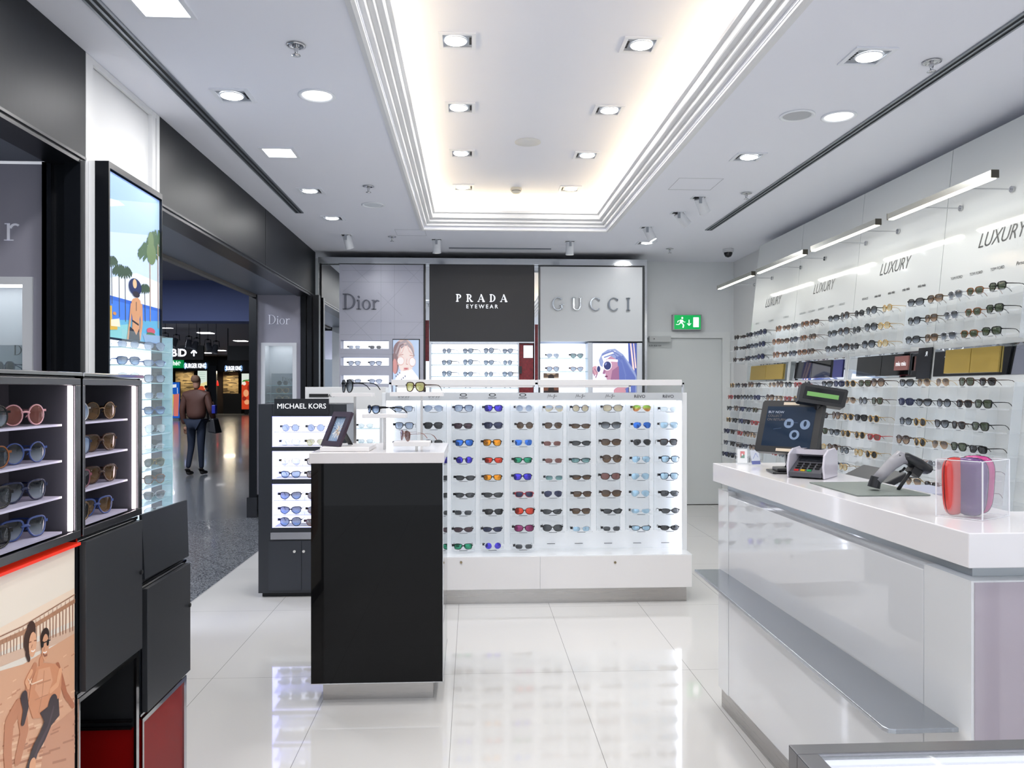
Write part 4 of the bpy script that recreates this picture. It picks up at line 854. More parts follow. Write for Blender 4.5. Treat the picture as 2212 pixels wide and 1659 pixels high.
# ------------------------------------------------------------------ leaning luxury wall, right
def px_at(z): return 3.04-(2.95-z)*.104
bays = [(8.19, 7.07), (7.07, 5.95), (5.95, 4.83), (4.83, 3.71)]
bayn = ['farthest', 'second farthest', 'third', 'nearest']
SL = Vector((.104, 0, 1)).normalized(); UY = Vector((0, -1, 0)); NX = UY.cross(SL)
pan_m = mat('wall_panel_white', '#d3d7d7', .07, coat=.4)
def on_panel(y, z, off=0.0): return Vector((px_at(z), y, z))+NX*off
def slab_on_panel(name, m, parent, ya, yb, za, zb, o0, o1):
    """flat piece lying along the leaning panel, from offset o0 to o1 in front of it"""
    b = MB(); P = [on_panel(ya, za, o0), on_panel(yb, za, o0), on_panel(yb, zb, o0), on_panel(ya, zb, o0)]; Q = [on_panel(ya, za, o1), on_panel(yb, za, o1), on_panel(yb, zb, o1), on_panel(ya, zb, o1)]
    b.add(P+Q, [(0, 1, 2, 3), (7, 6, 5, 4), (0, 4, 5, 1), (1, 5, 6, 2), (2, 6, 7, 3), (3, 7, 4, 0)]); return b.build(name, m, parent)
ROWZ = [1.957, 1.84, 1.72, 1.452, 1.332, 1.212, 1.092, .972, .852, .732]
rown = ['top', 'second', 'third', 'fourth', 'fifth', 'sixth', 'seventh', 'eighth', 'ninth', 'lowest']
BR = [['VERSACE', '', 'DOLCE&GABBANA', '', 'DOLCE&GABBANA'], ['DOLCE&GABBANA', 'DOLCE&GABBANA', 'BURBERRY', 'BURBERRY', 'VERSACE'], ['VERSACE', 'miu miu', 'miu miu', 'miu miu', 'miu miu'], ['TOM FORD', 'TOM FORD', 'TOM FORD', 'Persol', 'Persol']]
gold = mat('gold_reflection', '#ab9244', .35, metal=.25); gold2 = mat('black_reflection', '#07080a', .04)  # colours of reflections, put on panels over the mirror
BY = []
for k, (y1, y0) in enumerate(bays):
    t = thing('display_bay', 'leaning white display wall bay with clear shelves, %s of four' % bayn[k], 'display wall', (2.95, (y0+y1)/2, 0), group='leaning display wall bays')
    BY.append(t)
    slab_on_panel('panel', pan_m, t, y1-.003, y0+.003, .02, 2.95, -.03, 0)
    slab_on_panel('seam', mat('seam_grey', '#9aa2a2', .4), t, y1+.001, y1-.0035, .02, 2.95, -.02, -.001)
    yl = y1-.37
    text_part('lettering', 'LUXURY', mat('ink_luxury', '#22272a', .4), t, on_panel(yl-.17, 2.262, .0008), UY, SL, .085, ext=.0012, shear=.35, xs=.86, space=.95, bold=-.008)
    for i, s in enumerate(BR[k]):
        if s: text_part('brand_lettering', s, ink if k > 1 else mat('ink_pale', '#767c7e', .4), t, on_panel(y1-.17-.187*i, 2.108, .0008), UY, SL, .017 if s not in ('miu miu', 'Persol') else .02, ext=.001, xs=.62 if len(s) > 9 else .95, bold=.02 if s == 'miu miu' else 0, shear=.3 if s == 'Persol' else 0)
    ys, ye = y1+.09, y1-1.0
    if k == 3: ye = y1-1.0
    for r, z in enumerate(ROWZ):
        xf = px_at(z)-.172
        MB().box(xf, px_at(z)-.002, ye, ys, z-.003, z-.0006).box(xf-.002, xf, ye, ys, z-.005, z+.004).build('acrylic_shelf', acryl, t)
        for i in range(5): bx('price_slot', ink, t, xf-.0035, xf-.0022, ys-.13-.19*i-.02, ys-.13-.19*i+.02, z-.005, z-.0025) if (k > 1) else None
    for i in range(6):
        y = ys-.19*i
        for za, zb in ((1.70, 2.0), (.70, 1.47)): slab_on_panel('acrylic_fin', acryl_e if i in (0, 5) else acryl, t, y, y-.003, za, zb, .003, .06 if i else .1)
    # band at eye height: mirror; coloured panels on it copy its reflections
    slab_on_panel('mirror', mirror, t, y1-.03, y0+.03, 1.515, 1.685, .001, .004)
    dm = gold if k in (0, 3) else gold2
    ya = y1-.16 if k in (0, 3) else y1-(.16 if k == 1 else .18)
    yw = .245 if k == 3 else (.42 if k == 0 else .35)
    for q in range(2): slab_on_panel('reflection_panel', dm, t, ya-q*(yw+.006), ya-q*(yw+.006)-yw, 1.53, 1.672, .006, .016)
    if k == 1: slab_on_panel('blue_reflection', mat('deep_blue', '#2a2f78', .3), t, ya-.74, ya-.90, 1.53, 1.668, .006, .012)
    if k == 2:
        slab_on_panel('brand_plate', mat('rosewood_plate', '#8a5a54', .35), t, y1-.73, y1-.90, 1.56, 1.655, .02, .03)
        text_part('lettering', 'miu miu', lett_w, t, on_panel(y1-.815, 1.59, .031), UY, SL, .03, ext=.0012, xs=.9, bold=.02)
        slab_on_panel('charcoal_reflection', mat('charcoal_reflection', '#15171c', .25), t, y1-.98, y1-1.13, 1.50, 1.70, .006, .014)
        text_part('lettering', 'R', lett_w, t, on_panel(y1-1.075, 1.645, .015), -UY, SL, .03, ext=.0)  # reversed letter, copied as part of the reflection
struct(MB().box(3.06, 3.24, 3.0, 8.19, 2.5, 2.945).build('wall_right_core', white))
PAL = [[('round', 'brown', 'dark'), ('narrow wrap', 'tortoise', 'grey'), ('butterfly', 'navy', 'dark'), ('cat-eye', 'navy', 'grey gradient'), ('oversized round', 'black', 'navy')],
       [('oversized round', 'honey', 'brown gradient'), ('cat-eye', 'tortoise', 'brown gradient'), ('butterfly', 'navy', 'grey gradient'), ('square', 'honey', 'brown gradient'), ('square', 'tortoise', 'brown gradient')],
       [('butterfly', 'black', 'grey gradient'), ('oversized round', 'tortoise', 'grey gradient'), ('round', 'black', 'grey'), ('oversized round', 'black', 'grey gradient'), ('round', 'gold', 'tan')],
       [('butterfly', 'black', 'grey gradient'), ('square', 'bronze', 'brown gradient'), ('square', 'silver', 'grey gradient'), ('browline', 'honey', 'green'), ('square', 'black', 'green')]]
ALT = [('round', 'black', 'grey gradient'), ('oversized round', 'tortoise', 'brown gradient'), ('square', 'black', 'dark'), ('cat-eye', 'black', 'grey gradient'), ('browline', 'tortoise', 'dark'), ('aviator', 'gold', 'brown gradient'), ('butterfly', 'navy', 'navy'), ('square', 'tortoise', 'green'), ('round', 'gold', 'dark'), ('rectangular', 'red', 'rose brown')]
wr = random.Random(11)
for k, (y1, y0) in enumerate(bays):
    for r, z in enumerate(ROWZ):
        if r == 9 and k: continue
        for i in range(5):
            if r == 8 and k < 3 and k > 0 and i > 2: continue
            sh, fr, ln = PAL[k][i] if r < 3 else wr.choice(ALT if r < 7 or wr.random() < .5 else PAL[k])
            if r >= 3 and k == 3 and i > 2: sh, fr, ln = wr.choice([('square', 'tortoise', 'green'), ('square', 'black', 'green'), ('browline', 'tortoise', 'dark'), ('rectangular', 'black', 'dark')])
            y = y1-.02-.19*i+wr.uniform(-.02, .02)
            sunglasses(sh, fr, ln, (px_at(z)-.157, y, z), math.radians(-90+3+wr.uniform(-6, 8)), '%s %s sunglasses, %s along %s shelf, %s bay of leaning wall' % (fr, sh, ords[i], rown[r], bayn[k]), 'sunglasses on the leaning display wall', scale=.94)
# picture lamps
for k, (y1, y0) in enumerate([(8.497, 7.44), (7.31, 6.26), (6.12, 5.11), (4.96, 3.94)]):
    x, z = 2.70, 2.545
    t = thing('picture_lamp', 'slim linear wall lamp on two rods, %s of four above the leaning display wall' % bayn[k], 'wall lamp', (x, (y0+y1)/2, z), group='linear lamps above the display wall')
    MB().box(x-.02, x+.02, y0, y1, z-.012, z+.024).build('housing', mat('lamp_silver', '#b9bab4', .25, metal=.8), t)
    MB().box(x-.021, x+.021, y0-.004, y0, z-.016, z+.026).box(x-.021, x+.021, y1, y1+.004, z-.016, z+.026).build('end_cap', mat('cap_bronze', '#55524a', .3, metal=.7), t)
    MB().box(x-.015, x+.015, y0+.01, y1-.01, z-.018, z-.0125).build('diffuser', mat('strip_glow', '#fffbe6', .4, emit=5), t)
    for y in (y0+.28, y1-.28):
        xe = px_at(z)-.001
        MB().cyl((x+.02, y, z), (xe, y, z), .004, n=10).build('arm', chrome, t)
        MB().cyl((xe-.012, y, z), (xe-.0005, y, z), .018, n=16).build('mount', chrome, t)
    ld = bpy.data.lights.new('lamp_light', 'AREA'); ld.shape = 'RECTANGLE'; ld.size = .03; ld.size_y = 1.0; ld.energy = 1.6; ld.color = (1, .97, .9)
    lo = bpy.data.objects.new('lamp_light', ld); lo.parent = t; lo.location = (0, 0, -.025); lo.rotation_euler = (0, math.radians(-22), 0); C.objects.link(lo)
# ------------------------------------------------------------------ sales counter
t = thing('sales_counter', 'long white lacquer sales counter with thick top and steel foot shelf', 'counter', (1.7, 2.7, 0))
top = [(1.094, 3.531), (1.154, 1.775), (2.4, 1.775), (2.4, 2.09), (1.475, 2.09), (1.475, 3.531)]
MB().prism(top, 1.018, 1.10).build('top', mat('counter_top', '#eceaec', .16, coat=.3), t, bevel=.0025)
MB().prism([(1.150, 3.49), (1.205, 1.84), (2.38, 1.84), (2.38, 2.07), (1.46, 2.07), (1.46, 3.49)], .984, 1.0178).build('reveal_channel', mat('channel_steel', '#c3cace', .3, metal=.5), t)
MB().prism([(1.116, 3.52), (1.122, 3.40), (1.16, 3.40), (1.20, 1.98), (1.168, 1.98), (1.173, 1.795), (2.38, 1.795), (2.38, 2.07), (1.46, 2.07), (1.46, 3.52)], .09, .9838).build('body', gloss_w, t)
MB().prism([(1.1225, 3.396), (1.1675, 1.984), (1.1995, 1.984), (1.159, 3.396)], .092, .968).build('front_panel', mat('counter_front', '#e2e4e7', .015, coat=.7), t, bevel=.002)
MB().prism([(1.128, 3.51), (1.175, 1.81), (2.3, 1.81), (2.3, 2.05), (1.45, 2.05), (1.45, 3.51)], 0, .0898).build('plinth', steel, t)
MB().box(1.18, 2.38, 1.792, 1.7948, .092, .98).build('end_panel', mat('counter_end', '#b3aab4', .06, coat=.5), t)
fs = [(1.0, 3.49), (1.0, 3.5), (1.1215, 3.5), (1.1655, 1.83), (1.01, 1.828), (.992, 1.834), (.986, 1.85)]
MB().prism(fs, .612, .624).build('foot_shelf', steel_h, t, bevel=.002)
b = MB().box(1.50, 1.95, 2.2, 3.4, .70, .735).box(1.9, 1.95, 2.25, 3.35, 0, .70).box(1.5, 1.53, 2.25, 3.35, 0, .70)
tag(b.build('back_desk', mat('desk_blue_grey', '#a8acc0', .4)), 'pale blue-grey staff desk behind the white sales counter', 'desk')
ZT = 1.1005
# card holders
for k, (x, y, cc, lab) in enumerate(((1.205, 3.46, ('#f3f3f3', '#d33a3a', '#2f7a5a'), 'small clear stand with square red and green card at the far counter end'), (1.245, 3.39, ('#e9edf8', '#9aa9dd', '#2a3fae'), 'small clear stand with blue-white leaflet at the far counter end'))):
    u = Vector((.94, -.34 if k == 0 else .2, 0)).normalized()
    t = thing('card_stand', lab, 'card holder', (x, y, ZT)); o = Vector((x, y, ZT))-u*.027; w = Vector((.25*-u.y, .25*u.x, 1)).normalized(); n = u.cross(w)
    b = MB(); b.extr([(0, 0), (.054, 0), (.054, .075), (0, .075)], o, u, w, n, .002).extr([(0, 0), (.054, 0), (.054, .075), (0, .075)], o-n*.02, u, w, n, .002).extr([(0, 0), (.054, 0), (.054, .004), (0, .004)], o-n*.02, u, w, n, .02)
    b.build('holder', acryl, t)
    picture('card', t, o+u*.006+w*.006-n*.001, u, w, .042, .062, [(cc[0], S0)]+([(cc[1], [[(.3, .35), (.75, .35), (.75, .85), (.3, .85)]]), (cc[2], [[(.3, .35), (.75, .35), (.75, .6), (.5, .6)]]), ('#ffffff', [ell(.5, .6, .08, .08)])] if k == 0 else [(cc[1], stroke([(.2, .4), (.6, .8), (.8, .5)], .07)), (cc[2], [[(0, 0), (1, 0), (1, .25), (0, .25)]])]))
# touch monitor
o, u, w, n = frame_pose(1629, 974, 3.20, 50, 20); o.z = 1.180
t = thing('touch_monitor', 'black point-of-sale touch monitor tilted back on the white counter', 'monitor', (o.x+.09, o.y-.05, ZT))
W_, H_ = .262, .222
mb = mat('monitor_black', '#15161a', .32)
b = MB(); b.extr([(.008, 0), (W_-.008, 0), (W_, .008), (W_, H_-.008), (W_-.008, H_), (.008, H_), (0, H_-.008), (0, .008)], o, u, w, n, -.028).extr([(.03, .02), (W_-.03, .02), (W_-.03, H_-.03), (.03, H_-.03)], o-n*.028, u, w, n, -.022)
b.build('housing', mb, t)
q = .026
lay = [('#242f40', S0), ('#b9bfc8', [])]
so = o+u*q+w*q+n*.0006; sw, shh = W_-2*q, H_-2*q
lay = [('#202b3b', S0), ('#6f8098', [ell(.50, .58, .10, .12), ell(.83, .56, .10, .12), ell(.65, .30, .10, .12)]), ('#202b3b', [[(.46, .53), (.54, .53), (.54, .62), (.46, .62)], ell(.83, .58, .03, .07), ell(.65, .30, .05, .07)]), ('#4f6078', stroke([(.2, .42), (.36, .46)], .008)+stroke([(.58, .6), (.68, .6)], .008))]
picture('screen', t, so, u, w, sw, shh, lay, glow=.35, rough=.05)
so2 = so+n*.002
text_part('screen_text', 'BUY NOW', mat('screen_text_a', '#9aa4b4', .4, emit=.4), t, so2+u*.008+w*(shh-.03), u, w, .010, ext=.0, align='LEFT')
text_part('screen_text', 'COLLECT', mat('screen_text_b', '#5e5a58', .4, emit=.2), t, so2+u*.008+w*(shh-.046), u, w, .010, ext=.0, align='LEFT')
text_part('screen_text', 'ON RETURN', MATS['screen_text_b'], t, so2+u*.008+w*(shh-.062), u, w, .010, ext=.0, align='LEFT')
for zz_ in (.006, H_-.019):
    b = MB(); b.extr([(W_*.36, zz_), (W_*.62, zz_), (W_*.62, zz_+.012), (W_*.36, zz_+.012)], o, u, w, n, .0008); b.build('sticker', mat('sticker_cream', '#d8c9b4', .5), t)
c = o+u*(W_/2)+w*.03-n*.04
MB().tube([c, (c.x+.01, c.y+.01, ZT+.04), (c.x+.01, c.y, ZT+.012)], .022, 6, rw=.035).build('neck', mb, t)
bc = Vector((c.x, c.y-.02, ZT)); bp = [(bc.x+.10*a_, bc.y+.085*b_) for a_, b_ in ((-1, -.7), (.3, -1), (1, -.4), (1, .6), (.4, 1), (-.8, .8))]
MB().prism(bp, ZT, ZT+.008).prism([(bc.x+(x-bc.x)*.75, bc.y+(y-bc.y)*.75) for x, y in bp], ZT+.008, ZT+.02).build('base', mb, t, bevel=.003)
# customer display
Yd = 3.05; a_ = at_y(1724, 867, Yd); b_ = at_y(1823, 882, Yd)
t = thing('customer_display', 'black pole-mounted customer display with lit green text strip', 'customer display', (at_y(1771, 900, Yd)[0], Yd, ZT))
o = Vector(a_); u = (Vector((b_[0], Yd-.02, b_[2]))-o).normalized(); w = (Vector((u.z*-.0, .28, 1))-u*u.dot(Vector((0, .28, 1)))).normalized(); w = (w+u*.12).normalized(); n = u.cross(w)
L_ = .182; hh = .078
b = MB(); b.extr([(0, .004), (.006, 0), (L_-.006, 0), (L_, .006), (L_+.003, hh-.006), (L_-.004, hh), (.006, hh+.002), (0, hh-.006)], o, u, w, n, -.035); b.build('housing', mb, t)
b = MB(); b.extr([(.014, .016), (L_-.016, .014), (L_-.01, hh-.012), (.018, hh-.010)], o, u, w, n, .001); b.build('bezel', mat('bezel_gloss', '#1d1e20', .08), t)
b = MB(); b.extr([(.028, .030), (L_-.03, .030), (L_-.03, .048), (.028, .048)], o, u, w, n, .002); b.build('screen', mat('lcd_green', '#5f8f4c', .4, emit=.35), t)
cxp = t.location.x; MB().cyl((cxp, Yd+.02, ZT+.01), (cxp, Yd+.02, o.z-.002), .015, n=20).cyl((cxp, Yd+.02, ZT), (cxp, Yd+.02, ZT+.012), .045, n=24).build('pole', mb, t)
MB().cyl((cxp, Yd+.02, o.z-.022), (cxp, Yd+.02, o.z+.012), .018, n=20).build('swivel', black_m, t)
# card terminal
t = thing('card_terminal', 'pale lilac-grey card payment terminal with hood and keypad on counter', 'card terminal', (1.30, 2.95, ZT), rz=math.radians(-42))
sh_m = mat('terminal_shell', '#cfccd6', .2, coat=.3); w0 = WM[t.name]
def tl(b, name, m): return b.build(name, m, t, world=False)
side = [(-.075, .0), (-.085, .045), (-.07, .09), (-.03, .108), (.05, .112), (.075, .10), (.085, .06), (.08, .0)]
for sx in (-.066, .066):
    b = MB(); b.extr([(p, q) for p, q in side], (sx-.004, 0, 0), (0, 1, 0), (0, 0, 1), (1, 0, 0), .008); tl(b, 'hood_side', sh_m).modifiers.new('bevel', 'BEVEL').width = .003
b = MB().box(-.062, .062, .0, .078, .085, .104).box(-.062, .062, .06, .08, 0, .09); tl(b, 'hood_back', sh_m)
b = MB(); b.add([(-.06, -.085, .006), (.06, -.085, .006), (.06, .04, .05), (-.06, .04, .05), (-.06, -.085, .022), (.06, -.085, .022), (.06, .04, .075), (-.06, .04, .075)], [(0, 3, 2, 1), (4, 5, 6, 7), (0, 1, 5, 4), (1, 2, 6, 5), (2, 3, 7, 6), (3, 0, 4, 7)]); tl(b, 'keypad_body', mat('terminal_grey', '#4a4b52', .35))
def kp(u_, v_): return (u_, -.085+.125*v_, .0225+.053*v_)
kc = {0: '#c03030', 1: '#d8b020', 2: '#2a9a60'}
for r in range(4):
    for c_ in range(3 if r == 0 else 4):
        p = kp(-.036+.024*c_, .12+.13*r); b = MB().box(p[0]-.008, p[0]+.008, p[1]-.005, p[1]+.005, p[2]-.002, p[2]+.004)
        tl(b, 'key', mat('key_%s' % (r == 0 and c_), kc[c_] if r == 0 else '#16171a', .35))
b = MB(); P_ = [kp(-.05, .66), kp(.05, .66), kp(.05, .95), kp(-.05, .95)]; b.add([(x, y, z+.002) for x, y, z in P_], [(0, 1, 2, 3)]); tl(b, 'screen', mat('terminal_screen', '#2a2d33', .1))
tl(MB().box(-.035, .03, .01, .055, .1042, .1055), 'top_display', mat('top_display', '#1d1f24', .12))
# mat
t = MB().box(1.201, 1.437, 2.40, 2.75, ZT, ZT+.004).build('counter_mat', mat('mat_green_grey', '#6f7873', .45), bevel=.001)
tag(t, 'flat grey-green counter mat with dark edge in front of the scanner', 'counter mat')
# keyboard-like dark unit and low boxes behind
t = MB(); a = at_z(1797, 1000, 1.10)
t.add([(1.485, 3.18, 1.03), (1.485, 2.86, 1.03), (1.62, 2.86, 1.10), (1.62, 3.18, 1.10), (1.485, 3.18, 1.06), (1.485, 2.86, 1.06), (1.62, 2.86, 1.125), (1.62, 3.18, 1.125)], [(0, 3, 2, 1), (4, 5, 6, 7), (0, 1, 5, 4), (1, 2, 6, 5), (2, 3, 7, 6), (3, 0, 4, 7)])
t.box(1.50, 1.6, 2.95, 3.1, .7355, 1.05)
tag(t.build('cash_keyboard', mb, bevel=.004), 'dark sloping till keyboard behind the card terminal', 'keyboard')
for x0, x1, y0, y1, z1, lab in ((1.52, 1.78, 2.86, 3.12, 1.045, 'pale blue-grey storage box low behind the scanner, farther one'), (1.52, 1.74, 2.56, 2.78, 1.04, 'pale blue-grey storage box low behind the scanner, nearer one')):
    if y0 > 2.8: x0, x1 = 1.66, 1.86
    t = thing('storage_box', lab, 'box', ((x0+x1)/2, (y0+y1)/2, .7355), group='boxes on the staff desk')
    MB().box(x0, x1, y0, y1, .7355, z1-.03).build('body', mat('box_blue_grey', '#8f95ad', .4), t)
    MB().box(x0-.004, x1+.004, y0-.004, y1+.004, z1-.0295, z1).build('lid', mat('box_lid', '#a9aec2', .4), t)
# scanner
P = lambda px, py, Y=2.52: Vector(at_y(px, py, Y))
t = thing('barcode_scanner', 'grey and black handheld barcode scanner resting in its holder', 'barcode scanner', (1.52, 2.52, ZT))
h0, h1, h2 = P(1893, 1038), P(1925, 1004), P(1945, 988)
gy = mat('scanner_grey', '#8c8c92', .3)
MB().tube([h0, h0.lerp(h1, .5), h1, h2, P(1960, 992)], [.017, .0185, .020, .024, .018], 12, rw=[.020, .021, .022, .026, .022]).build('handle', gy, t)
MB().tube([P(1936, 984), P(1955, 988), P(1982, 1003), P(2002, 1014)], [.010, .018, .021, .018], 10, rw=[.02, .03, .034, .034]).build('head', black_s, t)
MB().tube([P(1968, 1008), P(1985, 1021)], [.024, .026], 4, rw=.028).build('nose_block', black_m, t)
MB().tube([P(1955, 1010), P(1950, 1016), P(1943, 1019)], .004, 6).build('trigger', black_m, t)
MB().tube([P(1968, 1018), P(1958, 1032), P(1948, 1046), P(1940, 1058)], .006, 8).build('cable', black_m, t)
MB().cyl(P(1887, 1040)-Vector((0, 0, .02)), P(1893, 1030), .02, .017, 16).build('collar', black_s, t)
# acrylic box with spectacle cases
A, B_, C_, D_ = Vector((1.224, 2.02, ZT)), Vector((1.294, 1.935, ZT)), Vector((1.416, 2.009, ZT)), Vector((1.346, 2.094, ZT)); hz = Vector((0, 0, .150))
t = thing('acrylic_box', 'open clear acrylic box holding three spectacle cases near the counter corner', 'display box', tuple((A+C_)/2))
for p, q in ((A, B_), (B_, C_), (C_, D_), (D_, A)):
    nn = (q-p).cross(hz).normalized()*.003; b = MB(); b.add([p, q, q+hz, p+hz, p-nn, q-nn, q+hz-nn, p+hz-nn], [(0, 1, 2, 3), (7, 6, 5, 4), (0, 4, 5, 1), (1, 5, 6, 2), (2, 6, 7, 3), (3, 7, 4, 0)]); b.build('side', acryl, t)
b = MB()
for p in (A, B_, C_, D_): b.tube([p+Vector((0, 0, .001)), p+hz], .0018, 4)
for p, q in ((A, B_), (B_, C_), (C_, D_), (D_, A)): b.tube([p+hz, q+hz], .0014, 4); b.tube([p+Vector((0, 0, .0015)), q+Vector((0, 0, .0015))], .001, 4)
b.build('edges', mat('acrylic_bright', '#f3f7fa', .2, alpha=.8), t)
def case(cx, cy, a, b2, h, rz, col, lab, lean=0):
    t = thing('spectacle_case', lab, 'spectacle case', (cx, cy, ZT+.004), group='spectacle cases in the acrylic box', rot=(math.radians(lean), 0, math.radians(rz)))
    m = MB(); N, K = 32, 14; vs = []; fs = []
    for i in range(K+1):
        z = math.sin(-math.pi/2+math.pi*i/K); f = (1-abs(z)**4)**(1/3.2) if abs(z) < 1 else 0
        for j in range(N):
            tt = 2*math.pi*j/N; c, s = math.cos(tt), math.sin(tt)
            x = a*math.copysign(abs(c)**(2/2.6), c)*f*(1+.12*z); y = b2*math.copysign(abs(s)**(2/2.3), s)*f
            vs.append((x, y, h*(1+z)/2))
    for i in range(K):
        for j in range(N): fs.append((i*N+j, i*N+(j+1) % N, (i+1)*N+(j+1) % N, (i+1)*N+j))
    m.add(vs, fs, 0, True); m.build('shell', mat('case_'+col.strip('#'), col, .22, coat=.3), t, world=False)
    m = MB(); pts = []
    for i in range(41):
        tt = 2*math.pi*i/40; z = math.sin(tt); f = (1-abs(z)**4+1e-9)**(1/3.2) if abs(z) < 1 else 0
        pts.append((a*math.cos(tt)/abs(math.cos(tt)) *f*(1+.12*z)*1.002 if abs(math.cos(tt)) > .02 else 0, 0, h*(1+z)/2))
    m.tube(pts, .0009, 5); m.build('seam', black_s, t, world=False)
case(1.268, 2.012, .038, .018, .152, 22, '#c33a34', 'coral red spectacle case, leftmost in the acrylic box', lean=0)
case(1.302, 1.997, .041, .021, .152, -46, '#58306e', 'purple spectacle case in the middle of the acrylic box')
case(1.344, 2.034, .041, .017, .154, -44, '#b02a78', 'magenta spectacle case behind the purple one in the acrylic box')
# ------------------------------------------------------------------ glass table, foreground right
c = at_z(1703, 1608, .90)
t = thing('glass_display_table', 'steel-framed glass display table with a glowing strip, lower right foreground', 'display table', (c[0]+.5, c[1]-.3, 0))
x0, y1 = c[0], c[1]; x1, y0 = x0+1.2, y1-.55; f = .032
MB().box(x0, x1, y1-f, y1, .862, .90).box(x0, x0+f, y0, y1-f, .862, .90).box(x1-f, x1, y0, y1-f, .862, .90).box(x0+f, x1-f, y0, y0+f, .862, .90).build('frame', dsteel, t, bevel=.0015)
for x, y in ((x0, y1-f), (x1-f, y1-f), (x0, y0), (x1-f, y0)): bx('leg', dsteel, t, x, x+f, y, y+f, 0, .8618)
bx('glass_top', glassm, t, x0+f, x1-f, y0+f, y1-f, .890, .896)
bx('light_strip', led, t, x0+f+.01, x1-f-.01, y1-f-.03, y1-f-.004, .872, .880)
bx('tray', mat('tray_white', '#e4e4ec', .2), t, x0+f, x1-f, y0+f, y1-f, .70, .715)
MB().box(x0+.004, x0+.01, y0+f, y1-f, .3, .862).box(x0+f, x1-f, y1-.01, y1-.004, .3, .862).build('side_glass', glassm, t)
# ------------------------------------------------------------------ left display boxes (facing right)
XD = -1.05
case_m = mat('case_interior', '#4c4b52', .4); shelf_m = mat('shelf_lilac', '#c9c6dc', .3); tag_p = mat('price_paper', '#eceef2', .6)
def lit_box(y0, y1, lab, z0=1.04, z1=1.468, far=True):
    t = thing('lit_display_box', lab, 'display case', (XD-.1, (y0+y1)/2, z0), group='lit sunglasses boxes on the left')
    d = .17; f = .018
    m = MB().box(XD-d-.02, XD-d, y0, y1, z0, z1).box(XD-d, XD, y0, y0+.012, z0, z1).box(XD-d, XD, y1-.022, y1, z0, z1).box(XD-d, XD, y0, y1, z1-.012, z1).box(XD-d, XD, y0, y1, z0, z0+.014)
    m.build('carcass', dark_fr, t)
    MB().box(XD, XD+.006, y0, y1, z1-.022, z1-.004).box(XD, XD+.006, y0, y1, z0, z0+.02).box(XD, XD+.006, y1-.026, y1, z0+.02, z1-.022).box(XD, XD+.006, y0, y0+.012, z0+.02, z1-.022).build('frame', dsteel, t, bevel=.0012)
    MB().box(XD-.2, XD+.01, y0-.004, y1+.004, z1+.001, z1+.012).build('lid', chrome, t, bevel=.002)
    bx('lining', case_m, t, XD-d, XD-d+.004, y0+.012, y1-.024, z0+.014, z1-.012)
    bx('lining', case_m, t, XD-d+.004, XD-.004, y1-.0265, y1-.0225, z0+.014, z1-.012)
    bx('led_strip', mat('led_pink', '#ffeef2', .4, emit=6), t, XD-.012, XD-.002, y1-.034, y1-.0268, z0+.022, z1-.024)
    for z in (1.345, 1.251, 1.157, 1.065): bx('shelf', shelf_m, t, XD-d+.0045, XD-.018, y0+.013, y1-.05, z-.006, z-.0005)
    return t
lit_box(1.56, 2.158, 'larger steel-framed lit box of sunglasses at the left edge, above the beach poster')
lit_box(2.171, 2.549, 'narrower steel-framed lit box of sunglasses above the graphite door')
A_ = [(1.345, [('round', 'black', 'grey gradient', 1.845), ('round', 'pink', 'rose brown', 2.0)]), (1.251, [('round', 'honey', 'grey', 1.85), ('round', 'blue', 'grey gradient', 2.005)]), (1.157, [('square', 'black', 'grey', 1.85), ('square', 'navy', 'grey gradient', 2.0)]), (1.065, [('butterfly', 'black', 'dark', 1.84), ('square', 'blue', 'grey gradient', 2.0)])]
B2 = [(1.345, [('round', 'silver', 'smoke blue', 2.235), ('round', 'bronze', 'brown', 2.40)]), (1.251, [('square', 'navy', 'smoke blue', 2.235), ('square', 'tortoise', 'brown', 2.395)]), (1.157, [('square', 'plum', 'grey', 2.235), ('square', 'brown', 'brown', 2.40)]), (1.065, [('square', 'bronze', 'grey', 2.23), ('square', 'blue', 'brown', 2.37)])]
for nm, rows in (('larger', A_), ('narrower', B2)):
    for r, (z, L) in enumerate(rows):
        for i, (sh, fr, ln, y) in enumerate(L):
            s = sunglasses(sh, fr, ln, (XD-.05, y, z), math.radians(90-16), '%s %s sunglasses, %s shelf of %s lit box, %s pair' % (fr, sh, rw[r] if r < 3 else 'bottom', nm, 'nearer' if i == 0 else 'farther'), 'sunglasses in the lit boxes', scale=1.02)
            if nm == 'larger' and i: 
                tb = MB(); tb.add([(.0, -.002, .028), (.018, -.002, .026), (.016, .004, .001), (-.004, .004, .004)], [(0, 1, 2, 3)])
                g = tb.build('price_tag', tag_p, s, world=False); g.location = (-.075, .03, .0)
